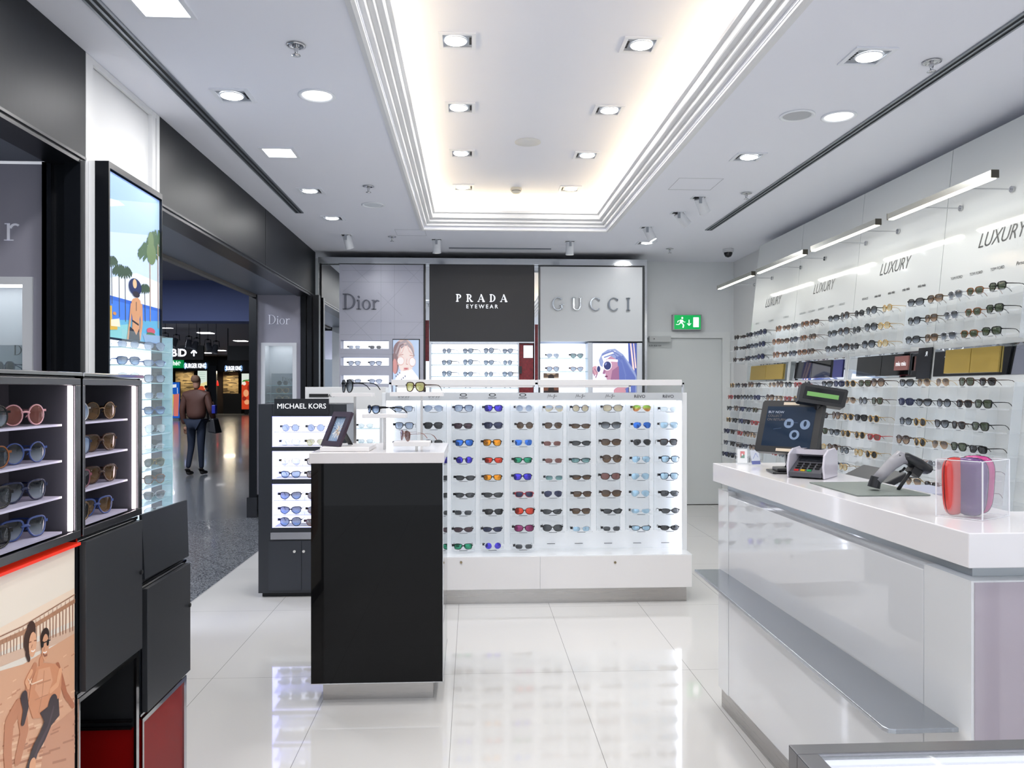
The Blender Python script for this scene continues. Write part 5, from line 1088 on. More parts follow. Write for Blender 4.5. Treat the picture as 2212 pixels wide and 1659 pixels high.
# lower boxes
t = thing('poster_light_box', 'glowing beach couple poster panel with red top edge, lower left', 'poster', (XD-.1, 1.86, 0))
bx('carcass', dark_fr, t, XD-.22, XD-.012, 1.5, 2.162, 0, 1.018)
bx('red_edge', mat('red_edge', '#e0301c', .3, emit=.3), t, XD-.18, XD+.004, 1.5, 2.162, 1.0185, 1.026)
y0p, z1p = 1.60, 1.014; Wp, Hp = 2.160-y0p, 1.014-.10
def Q(px, py):
    p = at_x(px, py, XD); return ((p[1]-y0p)/Wp, (p[2]-.10)/Hp)
def PQ(*pts): return [Q(*p) for p in pts]
sk1, sk2, sk3 = '#c98a66', '#d9a07a', '#a9684a'
def limb(pts, w0, w1=None):
    """a tapering limb through picture points"""
    w1 = w1 or w0; out = []; P = [Q(*p) for p in pts]; n = len(P)-1
    for k, ((x0, y0), (x1, y1)) in enumerate(zip(P, P[1:])):
        a, b = w0+(w1-w0)*k/n, w0+(w1-w0)*(k+1)/n; l = math.hypot((x1-x0), (y1-y0)*1.6) or 1; dx, dy = -(y1-y0)*1.6/l, (x1-x0)/l/1.6
        out.append([(x0+dx*a/2, y0+dy*a/2), (x0-dx*a/2, y0-dy*a/2), (x1-dx*b/2, y1-dy*b/2), (x1+dx*b/2, y1+dy*b/2)])
    for k, (x, y) in enumerate(P): w = w0+(w1-w0)*k/n; out.append(ell(x, y, w/2, w/3.2, 14))
    return out
rp = random.Random(5)
def sand(n, ya, yb, L):
    out = []
    for _ in range(n):
        x = rp.uniform(-40, 168); f = rp.random(); y = ya+(yb-ya)*f-(x)*.42
        out += stroke([Q(x, y), Q(x+L*(.5+f), y-L*.35)], .0035+.004*f)
    return out
pil = []
for i, px in enumerate(range(-30, 172, 7)):
    yt = 1397-px*.59; pil += stroke(PQ((px, yt), (px-(i % 3)+1, yt+24+max(0, px)*.24)), .004+.00002*max(0, px))
lay = [('#ded6ca', S0), ('#e6dcce', [PQ((-60, 1300), (170, 1190), (170, 1290), (-60, 1410))]), ('#e9d3bd', [PQ((-60, 1395), (170, 1270), (170, 1340), (-60, 1440))]), ('#cfb09a', [PQ((-60, 1440), (60, 1400), (170, 1352), (170, 1375), (-60, 1470))]),
       ('#cf9f80', [PQ((-60, 1470), (60, 1435), (170, 1368), (170, 1720), (-60, 1820))]), ('#b98264', sand(70, 1480, 1700, 16)), ('#dcb596', sand(60, 1480, 1700, 14)), ('#c08c70', [PQ((108, 1580), (170, 1530), (170, 1720), (90, 1720))]), ('#a8745a', sand(26, 1600, 1720, 22)),
       ('#8f6650', pil), ('#a87c60', stroke(PQ((-60, 1420), (60, 1366), (172, 1297)), .012)), ('#8f6650', stroke(PQ((-60, 1408), (60, 1352), (172, 1283)), .003)+[q for px in range(-30, 172, 9) for q in stroke(PQ((px, 1400-px*.62), (px, 1392-px*.62)), .003)])]
lay += [('#3e241a', [ell(*Q(76, 1366), .038, .030), ell(*Q(72, 1382), .040, .034)]+limb([(70, 1385), (68, 1412), (72, 1425)], .03, .02)), ('#2e1b14', [ell(*Q(106, 1374), .036, .022), ell(*Q(106, 1384), .034, .028)]),
        (sk3, limb([(132, 1440), (142, 1470), (150, 1500), (166, 1524)], .040, .026)),
        ('#b97c5c', limb([(84, 1440), (72, 1470), (64, 1510), (52, 1545)], .036, .026)+limb([(48, 1530), (30, 1560), (26, 1620), (30, 1700)], .075, .045)+limb([(56, 1530), (62, 1580), (48, 1640)], .07, .05)),
        (sk1, [PQ((88, 1442), (104, 1432), (128, 1434), (142, 1450), (140, 1490), (134, 1522), (104, 1550), (80, 1552), (70, 1520), (76, 1478))]+limb([(98, 1425), (98, 1440)], .032)), ('#d29a78', [PQ((92, 1446), (116, 1440), (122, 1470), (112, 1500), (96, 1510), (84, 1490))]), ('#b9805f', stroke(PQ((104, 1448), (100, 1500), (92, 1540)), .005)+stroke(PQ((88, 1478), (118, 1468)), .004)+stroke(PQ((84, 1512), (112, 1500)), .003)),
        (sk2, limb([(138, 1450), (132, 1478), (118, 1492)], .032, .024)+limb([(76, 1452), (66, 1472), (70, 1484)], .026, .02)),
        ('#d8a482', [ell(*Q(79, 1392), .030, .033)]), ('#cf9876', [ell(*Q(106, 1398), .029, .036)]), ('#8a5540', stroke(PQ((101, 1411), (104, 1417), (110, 1414)), .006)+stroke(PQ((104, 1398), (103, 1405)), .003)+stroke(PQ((78, 1392), (76, 1400)), .003)+stroke(PQ((71, 1388), (76, 1386)), .003)+stroke(PQ((82, 1384), (87, 1383)), .003)),
        ('#f3e6dc', stroke(PQ((75, 1406), (80, 1407), (84, 1403)), .004)+stroke(PQ((101, 1409), (105, 1410), (109, 1407)), .004)), ('#15100f', [ell(*Q(100, 1392), .010, .009), ell(*Q(111, 1388), .010, .009)]+stroke(PQ((96, 1391), (117, 1382)), .003)),
        ('#33262c', limb([(122, 1518), (112, 1560), (100, 1590), (84, 1620), (66, 1680), (58, 1720)], .075, .05)+[PQ((94, 1540), (134, 1508), (136, 1545), (112, 1575))]+limb([(60, 1505), (64, 1530), (58, 1560)], .05, .03)), ('#4a3a42', stroke(PQ((124, 1525), (112, 1570), (92, 1610), (74, 1660)), .012)),
        ('#e8c9ae', stroke(PQ((68, 1466), (76, 1478), (100, 1468)), .004)+stroke(PQ((70, 1478), (76, 1466)), .004)), (sk2, limb([(78, 1650), (74, 1720)], .05))]
picture('poster', t, (XD-.0115, y0p, .10), (0, 1, 0), (0, 0, 1), Wp, Hp, lay, glow=.1)
def gdoor(name, y0, y1, z0, z1, lab, lz):
    t = thing(name, lab, 'cabinet door', (XD-.1, (y0+y1)/2, z0), group='graphite cabinet boxes on the left')
    MB().box(XD-.25, XD-.012, y0, y1, z0-.01, z1+.012).build('carcass', dark_fr, t)
    bx('chrome_edge', chrome, t, XD-.012, XD-.008, y0, y1, z0-.012, z0-.002); bx('chrome_edge', chrome, t, XD-.012, XD-.008, y0, y1, z1+.003, z1+.012)
    d = bx('door', mat('door_graphite', '#34363a', .36, metal=.3), t, XD-.010, XD+.008, y0+.014, y1-.004, z0, z1, bevel=.001)
    MB().cyl((XD+.009, y1-.018, lz), (XD+.014, y1-.018, lz), .007, n=14).build('lock', black_m, d)
    return t
gdoor('cabinet_box', 2.168, 2.550, .617, 1.022, 'graphite cabinet box with large flat door below the narrower lit box', .86)
gdoor('cabinet_box', 2.572, 2.975, .396, .793, 'graphite cabinet box with flat door, beneath the tilted black panel', .64)
b = MB(); pl = [at_x(306, 1112, XD), at_x(404, 1080, XD), at_x(408, 1201, XD), at_x(313, 1252, XD)]
b.add([Vector(p) for p in pl]+[Vector(p)-Vector((.008, 0, 0)) for p in pl], [(0, 1, 2, 3), (7, 6, 5, 4), (0, 4, 5, 1), (1, 5, 6, 2), (2, 6, 7, 3), (3, 7, 4, 0)])
t = thing('flap_panel', 'tilted plain black flap panel standing on the right graphite cabinet box', 'panel', (XD-.1, 2.77, .81))
b.build('flap', mat('flap_black', '#1f2227', .4), t)
MB().box(XD-.25, XD-.02, 2.572, 2.975, .8065, .825).build('base', dark_fr, t)
red = mat('deep_red', '#7c0a0a', .35, spec=.12)
t = thing('open_cube', 'open black and red cube shelf in chrome frame beneath the graphite door', 'display cube', (XD-.1, 2.36, .15), group='open red cubes on the left')
MB().box(XD-.33, XD-.32, 2.168, 2.55, 0, .604).box(XD-.32, XD-.01, 2.168, 2.176, 0, .604).box(XD-.32, XD-.01, 2.542, 2.55, .37, .604).build('carcass', black_m, t)
MB().box(XD-.32, XD-.01, 2.541, 2.55, 0, .368).box(XD-.32, XD-.01, 2.168, 2.541, 0, .06).build('red_lining', red, t)
for z in (.388, .366): MB().box(XD-.32, XD-.02, 2.528, 2.5405, z, z+.008).build('ledge', dsteel, t)
MB().box(XD-.012, XD-.004, 2.53, 2.55, 0, .604).box(XD-.012, XD-.004, 2.168, 2.53, .592, .604).box(XD-.012, XD-.004, 2.168, 2.176, 0, .592).build('chrome_frame', chrome, t)
t = thing('open_cube', 'dark red cube with chrome frame at the floor, beneath the right graphite box', 'display cube', (XD-.1, 2.77, 0), group='open red cubes on the left')
MB().box(XD-.25, XD-.008, 2.574, 2.95, 0, .378).build('carcass', red, t)
MB().box(XD-.008, XD-.002, 2.935, 2.96, 0, .381).box(XD-.008, XD-.002, 2.572, 2.935, .366, .381).box(XD-.008, XD-.002, 2.572, 2.584, 0, .366).build('chrome_frame', chrome, t)
# ------------------------------------------------------------------ tall lightbox by the pillar
ty0, ty1, tx = 3.81, 4.455, -1.715
t = thing('tall_lightbox', 'tall black-framed lightbox with tropical pool poster above lit glass shelves', 'light box', (-1.78, 4.17, 0))
MB().box(-1.779, -1.776, ty0, ty1, .3, 2.515).box(-1.776, tx, ty0, ty0+.014, .3, 2.515).box(-1.776, tx, ty1-.008, ty1, .3, 2.515).box(-1.776, tx, ty0+.014, ty1-.008, 2.485, 2.515).box(-1.776, tx, ty0+.014, ty1-.008, .3, .7).build('carcass', dark_fr, t)
bx('mount', white, t, -1.808, -1.7792, ty0, ty1, .3, 2.515)
oy, oz = ty0+.018, 1.685; Wt, Ht = ty1-.012-oy, 2.478-oz
def T(px, py):
    p = at_x(px, py, tx); return ((p[1]-oy)/Wt, (p[2]-oz)/Ht)
def TQ(*pts): return [T(*p) for p in pts]
def palm(px, py, h, s, big=False):
    fr = []
    for a in range(-150, 200, 26):
        r = math.radians(a); L = s*(1 if big else .9)
        fr += stroke([T(px, py), T(px+L*.6*math.cos(r), py-L*.7*math.sin(r)-s*.25), T(px+L*math.cos(r), py-L*.6*math.sin(r)+s*.15)], .028 if big else .018)
    return fr, stroke([T(px, py), T(px+1, py+h)], .018 if big else .011)
lay = [('#8fb2f0', S0), ('#a9c6f4', [TQ((236, 430), (352, 440), (352, 560), (236, 560))]), ('#c3d8f8', [TQ((236, 500), (352, 510), (352, 665), (236, 640))]), ('#dfe9fb', [TQ((240, 600), (300, 590), (352, 612), (352, 670), (240, 640))]), ('#f0f3fb', [TQ((240, 428), (262, 434), (275, 444), (240, 446))]),
       ('#3f78d8', [TQ((236, 636), (352, 668), (352, 700), (236, 690))]), ('#2f63c8', [TQ((236, 636), (352, 668), (352, 674), (236, 645))]), ('#5aa6cf', [TQ((236, 690), (352, 694), (352, 740), (236, 740))]), ('#7fc0c8', [TQ((240, 705), (285, 700), (290, 740), (240, 740))])]
for (px, py, h, s, bg) in ((246, 566, 90, 15, 0), (262, 585, 100, 16, 0), (275, 590, 105, 17, 0), (317, 625, 70, 13, 0), (328, 545, 150, 26, 1), (345, 520, 190, 24, 1)):
    f_, tr = palm(px, py, h, s, bg); lay += [('#a58a70' if bg else '#4a4a3a', tr), ('#4f6a52' if bg else '#3f5546', f_)]
lay += [('#6d8460', [ell(*T(331, 548), .10, .075), ell(*T(330, 520), .06, .06)]), ('#cfa83a', [TQ((241, 660), (246, 660), (247, 700), (258, 705), (258, 712), (241, 712))]), ('#e8dcc4', [TQ((244, 690), (262, 688), (264, 706), (244, 704))]), ('#c8864a', [ell(*T(252, 677), .03, .01)]), ('#c2506a', [ell(*T(330, 715), .09, .022)]), ('#3a6a48', [ell(*T(330, 724), .10, .018)]), ('#7f9fc8', [TQ((312, 722), (350, 726), (350, 740), (318, 740))]),
        ('#23315e', [ell(*T(296, 620), .125, .055)]), ('#d8b890', [ell(*T(295, 613), .04, .03)]), ('#2d2a3a', [ell(*T(298, 636), .07, .02)]), ('#c9946e', [TQ((291, 645), (301, 643), (307, 650), (309, 668), (305, 690), (305, 712), (306, 738), (286, 738), (289, 712), (290, 690), (287, 668), (288, 651)), TQ((286, 655), (290, 655), (286, 700), (281, 738), (278, 735), (283, 690)), TQ((306, 655), (311, 658), (312, 700), (307, 735), (304, 735), (307, 695))]), ('#16182a', [TQ((284, 705), (292, 712), (298, 724), (304, 710), (306, 740), (281, 740))]+stroke(TQ((289, 692), (303, 702)), .012)+stroke(TQ((298, 652), (298, 672)), .01))]
picture('poster', t, (tx-.012, oy, oz), (0, 1, 0), (0, 0, 1), Wt, Ht, lay, glow=.22)
bx('lit_back', mat('lit_back3', '#eef4ff', .4, emit=1.3), t, -1.7755, -1.772, oy, ty1-.01, .71, 1.68)
tr = [1.64, 1.555, 1.47, 1.385, 1.30, 1.20, 1.11, 1.02, .93, .845, .76]
for z in tr: bx('glass_shelf', glass_e, t, -1.7715, tx+.05, oy, ty1-.009, z-.006, z-.0006)
bx('glass_pane', glassm, t, tx+.052, tx+.055, oy, ty1-.002, .70, 1.72)
MB().box(tx+.0, tx+.056, ty1-.006, ty1, .7, 1.72).build('glass_side', glass_e, t)
kinds = [('aviator', 'blue', 'smoke blue'), ('narrow wrap', 'blue', 'smoke blue'), ('rectangular', 'navy', 'smoke blue'), ('slim metal', 'silver', 'smoke blue'), ('rectangular', 'blue', 'blue gradient'), ('aviator', 'silver', 'pale'), ('slim metal', 'pale', 'clear'), ('aviator', 'gold', 'green'), ('square', 'honey', 'grey gradient'), ('cat-eye', 'silver', 'grey gradient'), ('aviator', 'silver', 'pale')]
for r, z in enumerate(tr):
    for i, y in enumerate((3.98, 4.30)):
        if i == 0 and r > 3: continue
        if r == 5 and i: y = 4.31
        sh, fr, ln = kinds[(r+3*(1-i)) % 11]
        sunglasses(sh, fr, ln, (tx+.02, y, z), math.radians(90-30), '%s %s sunglasses, %s shelf down under the tropical poster, %s side' % (fr, sh, ords[r], 'near' if i == 0 else 'far'), 'sunglasses under the tropical poster', scale=.95).scale[1] = .45
# sunglasses in the jamb windows
for r in range(3):
    z = 1.48-.09*r
    sunglasses('round' if r == 0 else 'oversized round', 'black' if r == 0 else 'gold', 'dark', (JF[0]+.02, JF[1]-.08, z+.0005), 0, 'round dark sunglasses, %s shelf of far concourse window display' % ords[r], 'sunglasses in the far window display')
for r in range(2):
    sunglasses('oversized round', 'navy', 'dark', (-2.265, JN[1]-.06, 1.51-.09*r+.0005), -.5, 'dark oversized sunglasses, %s shelf of window at the left edge' % ords[r], 'sunglasses in the near window display')
# ------------------------------------------------------------------ concourse beyond
def cbox(name, m, parent, px0, py0, px1, py1, Y, d=.1):
    a, b = at_y(px0, py0, Y), at_y(px1, py1, Y); return bx(name, m, parent, a[0], b[0], Y, Y+d, b[2], a[2])
signb = mat('sign_black', '#0c0e12', .4); wl = mat('sign_letter', '#eef4ff', .4, emit=1.6)
def lamp_dash(px0, py, px1, Y):
    a, b = at_y(px0, py, Y), at_y(px1, py, Y); z = 3.415
    return a, b
for i, (p0, q, p1) in enumerate(((430, 720, 458), (508, 737, 532), (470, 757.5, 485), (439, 771, 454))):
    z = 3.405; a, b = at_z(p0, q, z), at_z(p1, q, z)
    if a[1] > 44: a, b = at_y(p0, q, 43.5), at_y(p1, q, 43.5)
    t = thing('strip_light', 'glowing strip light in the concourse ceiling, %s from the front' % ords[i], 'ceiling light', ((a[0]+b[0])/2, a[1], z), group='strip lights in the concourse ceiling')
    MB().box(a[0], b[0], a[1]-.25, a[1]+.25, z, z+.014).build('diffuser', lamp_on, t)
    MB().box(a[0]-.05, b[0]+.05, a[1]-.3, a[1]+.3, z+.0145, z+.0148).build('frame', ring_m, t)
for k, (px, dx, dz) in enumerate(((357, .5, -1), (381, -.7, -1), (408, .15, -1), (425, -.5, -1), (449, .7, -1), (467, -.3, -1))):
    p = Vector(at_y(px, 718+k*3.5, 17.5)); 
    t = thing('track_spotlight', 'grey track spotlight hanging in the concourse, %s from the lightbox' % ords[k], 'spotlight', tuple(p), group='track spotlights in the concourse')
    MB().cyl((p.x, p.y, 2.95), p, .005, n=8).cyl(p, p-Vector((0, 0, .03)), .03, .01, n=10).build('stem', black_m, t)
    d = Vector((dx*.6, -.3, dz)).normalized(); c = p-Vector((0, 0, .10))
    MB().cyl(c, c+d*.18, .05, .075, 16).build('lamp_body', mat('track_grey', '#85878d', .4), t)
    MB().tube([p-Vector((.07, 0, .14)), p-Vector((.06, 0, .02)), p+Vector((.06, 0, -.02)), p+Vector((.07, 0, -.14))], .008, 6).build('bracket', black_m, t)
a = at_y(350, 721, 17.5); b = at_y(480, 741, 17.5)
tag(MB().box(a[0]-.3, b[0]+.3, 17.47, 17.53, 2.95, 2.99).box(a[0], a[0]+.02, 17.49, 17.51, 2.99, 3.42).box(b[0], b[0]+.02, 17.49, 17.51, 2.99, 3.42).build('light_track', black_m), 'black ceiling track carrying the concourse spotlights', 'light track')
t = thing('gate_sign', 'black hanging wayfinding sign with white B and D and arrow', 'sign', at_y(390, 777, 26)); Y = 26
cbox('panel', signb, t, 330, 746, 439.5, 777, Y); [bx('hanger', black_m, t, at_y(q_, 0, Y)[0], at_y(q_+1, 0, Y)[0], Y+.02, Y+.06, 2.8, 3.42) for q_ in (345, 430)]
def ctext(s, pxc, pyb, h_px, m, par, Y, **kw): 
    p = at_y(pxc, pyb, Y); return text_part(kw.pop('nm', 'lettering'), s, m, par, (p[0], Y-.01, p[2]), (1, 0, 0), (0, 0, 1), h_px*Y/1700, ext=0, **kw)
ctext('Gates', 357, 768.5, 5, wl, t, Y, bold=.02); ctext('B', 376, 769.5, 15, wl, t, Y, bold=.03); ctext('D', 395, 769.5, 15, wl, t, Y, bold=.03)
b = MB()
for poly in stroke([at_y(385.5, 770, Y)[::2], at_y(385.5, 753, Y)[::2]], .02)+stroke([at_y(419, 769.5, Y)[::2], at_y(419, 757, Y)[::2]], .045)+stroke([at_y(413, 763, Y)[::2], at_y(419, 756.5, Y)[::2], at_y(425, 763, Y)[::2]], .045): b.flat(poly, (0, Y-.01, 0), (1, 0, 0), (0, 0, 1))
b.build('arrow', wl, t)
t = thing('hanging_screen', 'plain black hanging panel beside the far jamb window, in the concourse', 'sign', at_y(515, 778, 26))
cbox('panel', signb, t, 491, 747, 548, 778, 26); MB().box(at_y(491, 0, 26)[0], at_y(492, 0, 26)[0], 26.02, 26.06, 2.3, 3.42).build('hanger', black_m, t)
YS = 46.0
t = thing('food_court_front', 'dark food court shopfront with lit signs, stone walls and menu pictures', 'shopfront', (at_y(450, 895, YS)[0], YS, 0))
cbox('fascia_panel', mat('front_black', '#14161b', .4), t, 300, 776, 600, 802, YS+.1, .3)
MB().box(at_y(300, 0, YS)[0], at_y(620, 0, YS)[0], YS+2, YS+2.1, 0, 3.41).build('back_wall', mat('front_dark', '#1a1a1e', .5), t)
a = at_y(396, 795, YS)
bx('green_sign', mat('sign_green', '#0a8a48', .4, emit=.7), t, at_y(340, 0, YS)[0], a[0], YS, YS+.09, a[2], at_y(0, 777, YS)[2])
ctext('Marché', 368, 789, 9.5, wl, t, YS-.05, xs=.72, bold=.01)
b = MB()
for r in (3.2, 1.6):
    for q in _arc(0, 0, r, r*1.3, 0, 300, .6, .6): b.flat([at_y(387+x, 785-z, YS-.05)[::2] for x, z in q], (0, YS-.05, 0), (1, 0, 0), (0, 0, 1))
b.build('logo', wl, t)
for c0, c1, yb_, hh_ in ((397, 447, 796, 11.5), (485, 524, 801, 10.5)):
    ctext('BURGER KING', (c0+c1)/2, yb_-1.5, hh_*.78, wl, t, YS, xs=.53*(c1-c0)/50, bold=.035)
    b = MB()
    for cx in (c0+3, c1-3):
        for q in _arc(0, 0, 2.6, hh_*.62, 0, 360, .7, 1.2): b.flat([at_y(cx+x, yb_-hh_*.5-z, YS)[::2] for x, z in q], (0, YS-.01, 0), (1, 0, 0), (0, 0, 1))
        for dz in (-2.5, 2.5): b.flat([at_y(cx+x, yb_-hh_*.5+dz+z, YS)[::2] for x, z in ((-1.6, -1.2), (1.6, -1.2), (1.6, 1.2), (-1.6, 1.2))], (0, YS-.01, 0), (1, 0, 0), (0, 0, 1))
    b.build('logo', mat('logo_blue', '#8fb8e8', .4, emit=1.2), t)
def stonem():
    m = mat('stone_wall', '#8a7650', .7, emit=0); nt = m.node_tree; b = nt.nodes['Principled BSDF']; tc = nt.nodes.new('ShaderNodeTexCoord'); mp = nt.nodes.new('ShaderNodeMapping'); mp.inputs['Scale'].default_value = (1.5, 1, 6)
    v = nt.nodes.new('ShaderNodeTexVoronoi'); v.inputs['Scale'].default_value = 2.2; r = nt.nodes.new('ShaderNodeValToRGB'); r.color_ramp.elements[0].color = (*lin('#3c301e'), 1); r.color_ramp.elements[1].color = (*lin('#b8a070'), 1)
    sx = nt.nodes.new('ShaderNodeSeparateColor'); nt.links.new(tc.outputs['Object'], mp.inputs[0]); nt.links.new(mp.outputs[0], v.inputs['Vector']); nt.links.new(v.outputs['Color'], sx.inputs[0]); nt.links.new(sx.outputs[0], r.inputs[0]); nt.links.new(r.outputs[0], b.inputs['Base Color'])
    return m
stone = stonem()
for p0, p1, q0, q1 in ((379, 419, 797, 870), (482, 515, 804, 850)):
    cbox('stone_wall', stone, t, p0, q0, p1, q1, YS+1.2, .1)
    c = at_y((p0+p1)/2, q0, YS+1.0); ld = bpy.data.lights.new('wall_washer', 'AREA'); ld.size = .6; ld.energy = 60; ld.color = (1, .85, .6); lo = bpy.data.objects.new('wall_washer', ld); C.objects.link(lo); lo.parent = t; lo.location = Vector((c[0], YS+.6, c[2]+.1))-Vector(t.location); lo.rotation_euler = (math.radians(-25), 0, 0)
cbox('pillar_panel', mat('pillar_slate', '#262d38', .4), t, 449, 790, 467, 896, YS-.2, .2)
cbox('counter_front', signb, t, 482, 850, 521, 893, YS+.9, .2); cbox('dark_opening', mat('opening_brown', '#211512', .6), t, 466, 800, 482, 893, YS+1.3, .1)
for c0, c1, q0, q1, L in ((427, 447, 801, 843, [('#d8e6dc', S0), ('#e8dca0', [[(0, .12), (1, .2), (1, .45), (0, .3)]]), ('#c84a2c', [ell(.4, .08, .45, .14)]), ('#8fa89a', [s_ for j in range(4) for s_ in stroke([(.2, .9-.1*j), (.8, .9-.1*j)], .02)]), ('#f0b080', [ell(.75, .12, .1, .05)])]),
                          (522, 541, 807, 884, [('#dfe8dc', S0), ('#4a8a3a', [[(0, .76), (1, .8), (1, .84), (.2, .82)]]), ('#c8401f', [[(0, 0), (1, 0), (1, .76), (.5, .8), (0, .68)]]), ('#e8a070', [ell(.5, .45, .3, .1), ell(.6, .2, .3, .07)]), ('#f2e8d8', [ell(.3, .72, .2, .05)]), ('#8f2414', [ell(.3, .3, .25, .06), ell(.8, .6, .15, .08)])])):
    u_ = at_y(c0, q1, YS-.3); v_ = at_y(c1, q0, YS-.3)
    tt = thing('menu_poster', 'lit menu poster with %s at the food court front' % ('tomato and text' if c0 < 500 else 'large red food picture'), 'poster', (u_[0], YS-.3, 0), group='lit menu posters at the food court')
    picture('print', tt, (u_[0], YS-.3, u_[2]), (1, 0, 0), (0, 0, 1), v_[0]-u_[0], v_[2]-u_[2], L, glow=.8, step=.003)
    bx('housing', signb, tt, u_[0]-.05, v_[0]+.05, YS-.29, YS-.2, u_[2]-.05, v_[2]+.05)
    xm = (u_[0]+v_[0])/2; bx('post', signb, tt, xm-.1, xm+.1, YS-.27, YS-.22, 0, u_[2]-.05)
p = Vector(at_y(469.5, 833, YS)); t = thing('pendant_lamp', 'small glowing red pendant lamp in the dark food court', 'pendant lamp', tuple(p))
MB().lathe(tuple(p), [(.07, 0), (.06, .12), (.02, .28), (.0, .3)], 12).build('shade', mat('red_lamp', '#ff2018', .4, emit=2.5), t); MB().cyl(p+Vector((0, 0, .3)), (p.x, p.y, 3.4), .01, n=6).build('cord', black_m, t)
# drinks standee
Y = 37.0; a, b = at_y(364, 899, Y), at_y(388.5, 826, Y)
t = thing('drinks_standee', 'blue standee picturing a yellow and a pink drink cup in the concourse', 'advertising stand', ((a[0]+b[0])/2, Y, 0))
picture('print', t, (a[0], Y-.031, .12), (1, 0, 0), (0, 0, 1), b[0]-a[0], b[2]-.12, [('#1b5fc4', S0), ('#f2f6fb', [[(.12, .84), (.72, .86), (.72, .95), (.12, .93)]]+stroke([(.28, .7), (.34, .6)], .05)+stroke([(.8, .85), (.82, .68)], .05)), ('#e8c93a', [[(.1, .66), (.48, .67), (.44, .06), (.18, .06)]]), ('#e07a6c', [[(.46, .66), (.97, .68), (.88, .05), (.5, .05)]])], glow=.6, step=.003)
MB().box(a[0]-.02, b[0]+.02, Y-.03, Y+.03, .1, b[2]+.02).build('board', mat('board_blue', '#1b3f84', .4), t); MB().box(a[0], b[0], Y-.15, Y+.15, 0, .1).build('foot', win_w, t)
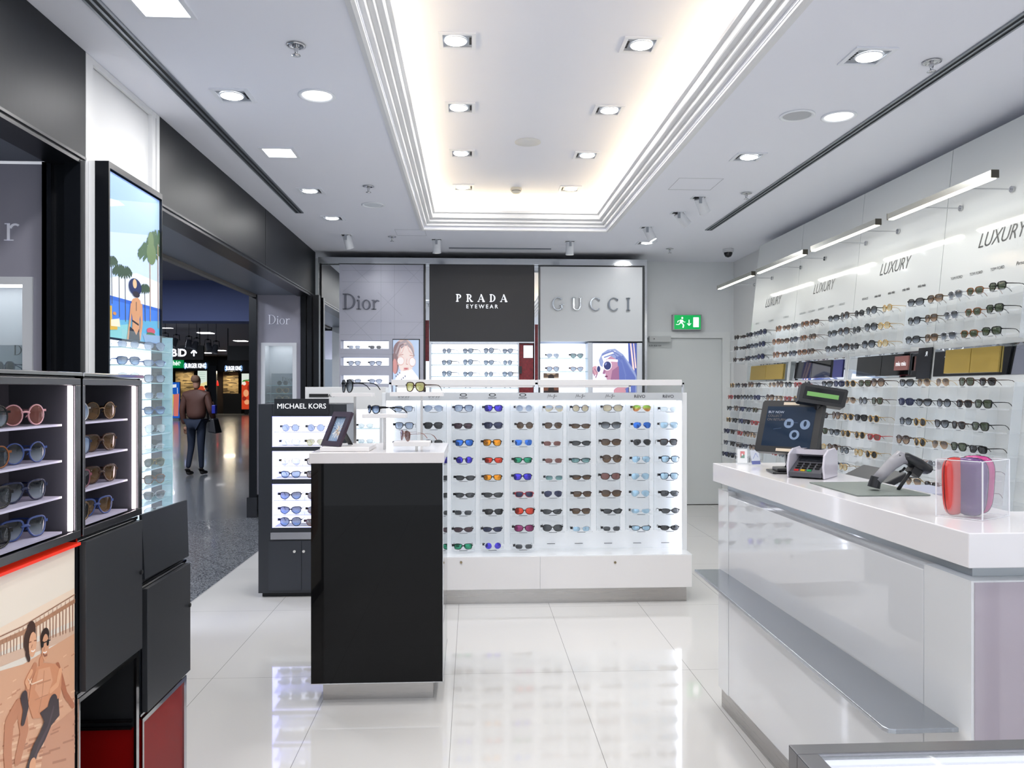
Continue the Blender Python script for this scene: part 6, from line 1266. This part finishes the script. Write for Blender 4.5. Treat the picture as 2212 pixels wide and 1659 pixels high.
# people
def body(name, joints, bones, m, parent, sub=2):
    me = bpy.data.meshes.new(name); ks = list(joints)
    me.from_pydata([joints[k][0] for k in ks], [(ks.index(a), ks.index(b)) for a, b in bones], []); me.materials.append(m)
    o = bpy.data.objects.new(name, me); C.objects.link(o); o.parent = parent
    sk = o.modifiers.new('skin', 'SKIN'); sk.use_smooth_shade = True
    for i, k in enumerate(ks):
        r = joints[k][1]; r = r if isinstance(r, tuple) else (r, r); me.skin_vertices[0].data[i].radius = r
        me.skin_vertices[0].data[i].use_root = (i == 0)
    ss = o.modifiers.new('sub', 'SUBSURF'); ss.levels = sub; ss.render_levels = sub
    return o
def person(x, y, rz, h, lab, cols, bag=True):
    t = thing('person', lab, 'person', (x, y, 0), rz=rz); s = h/1.75
    J = lambda d: {k: ((-v[0][0]*s, v[0][1]*s, v[0][2]*s), tuple(q*s for q in v[1]) if isinstance(v[1], tuple) else v[1]*s) for k, v in d.items()}
    legs = J({'p': ((0, 0, .95), (.15, .11)), 'hl': ((-.09, 0, .90), .095), 'kl': ((-.10, -.02, .50), .062), 'al': ((-.10, .10, .12), .042), 'hr': ((.09, 0, .90), .095), 'kr': ((.09, .01, .50), .062), 'ar': ((.085, -.02, .10), .042)})
    body('trousers', legs, [('p', 'hl'), ('hl', 'kl'), ('kl', 'al'), ('p', 'hr'), ('hr', 'kr'), ('kr', 'ar')], mat('cloth_'+cols[1][1:], cols[1], .8), t)
    jac = J({'w': ((0, 0, .95), (.178, .138)), 'c': ((0, -.01, 1.28), (.19, .13)), 's': ((0, 0, 1.43), (.15, .10)), 'n': ((0, 0, 1.50), .06), 'sl': ((-.19, 0, 1.40), .072), 'el': ((-.25, .02, 1.12), .058), 'wl': ((-.24, -.05, .88), .045), 'sr': ((.19, 0, 1.40), .072), 'er': ((.27, .02, 1.14), .060), 'wr': ((.25, -.14, .98), .048)})
    body('jacket', jac, [('w', 'c'), ('c', 's'), ('s', 'n'), ('s', 'sl'), ('sl', 'el'), ('el', 'wl'), ('s', 'sr'), ('sr', 'er'), ('er', 'wr')], mat('cloth_'+cols[0][1:], cols[0], .6), t)
    hd = J({'n': ((0, 0, 1.49), .05), 'j': ((0, -.02, 1.58), (.062, .075)), 'c': ((0, -.005, 1.66), (.078, .092)), 't': ((0, 0, 1.72), (.055, .07))})
    body('head', hd, [('n', 'j'), ('j', 'c'), ('c', 't')], mat('skin_tone', '#b98a72', .6), t)
    hr = J({'b': ((0, .035, 1.60), (.070, .055)), 'c': ((0, .03, 1.68), (.090, .088)), 't': ((0, .01, 1.745), (.062, .072))})
    body('hair', hr, [('b', 'c'), ('c', 't')], mat('hair_'+cols[2][1:], cols[2], .7), t)
    for sx, wx in ((1, (.24, -.06, .85)), (-1, (-.25, -.16, .96))):
        w_ = Vector(wx)*s; hj = {'w': (tuple(w_), .028*s), 'm': (tuple(w_+Vector((0, -.015, -.05))*s), (.036*s, .018*s))}; bb = [('w', 'm')]
        for q in range(4):
            f0 = w_+Vector(((q-1.5)*.018, -.02, -.085))*s; f1 = f0+Vector((0, -.012, -.035-(.008 if q in (1, 2) else 0)))*s; f2 = f1+Vector((0, -.018, -.018))*s
            hj['a%d' % q] = (tuple(f0), .009*s); hj['b%d' % q] = (tuple(f1), .008*s); hj['c%d' % q] = (tuple(f2), .007*s); bb += [('m', 'a%d' % q), ('a%d' % q, 'b%d' % q), ('b%d' % q, 'c%d' % q)]
        th = w_+Vector((-sx*.035, -.02, -.05))*s; hj['t'] = (tuple(th), .009*s); hj['u'] = (tuple(th+Vector((-sx*.005, -.015, -.03))*s), .008*s); bb += [('m', 't'), ('t', 'u')]
        body('hand', hj, bb, MATS['skin_tone'], t, 1)
    for sx, ax in ((-1, (-.10, .10, 0)), (1, (.085, -.02, 0))):
        fj = J({'h': ((ax[0], ax[1]+.03, .05), (.045, .045)), 'm': ((ax[0], ax[1]-.08, .042), (.046, .038)), 't': ((ax[0]+sx*.01, ax[1]-.17, .03), (.042, .027)), 'a': ((ax[0], ax[1]+.0, .12), .046)})
        body('shoe', fj, [('h', 'm'), ('m', 't'), ('h', 'a')], mat('shoe_dark', '#17120f', .5), t)
    if bag:
        MB().add([(-.38, -.16, .70), (-.24, -.16, .72), (-.26, .12, .72), (-.40, .12, .70), (-.33, -.12, .95), (-.27, -.12, .95), (-.28, .08, .95), (-.34, .08, .95)], [(0, 3, 2, 1), (4, 5, 6, 7), (0, 1, 5, 4), (1, 2, 6, 5), (2, 3, 7, 6), (3, 0, 4, 7)]).build('shoulder_bag', mat('bag_dark', '#1c1c22', .4), t, bevel=.02, world=False)
    return t
pp = at_z(424, 1026, 0)
person(pp[0], pp[1], math.radians(172), 1.68, 'person in brown jacket and dark jeans walking away through the concourse', ('#5a3a30', '#222b3e', '#7a5c48'))
b = at_z(432, 985, 0)
q_ = at_y(446, 895, 35.5)
person(q_[0], 35.5, math.radians(150), 1.62, 'distant dark-haired person in black clothes before the food court', ('#14151a', '#15161b', '#120f0e'), bag=False)
pk = Vector(at_y(463, 884, pp[1]-.15)); tag(MB().box(pk.x-.03, pk.x+.03, pk.y-.05, pk.y+.05, pk.z-.07, pk.z+.07).build('shopping_pack', mat('pack_blue', '#2a34a0', .4), bevel=.01), 'small blue pack tucked under the walking person arm', 'package')
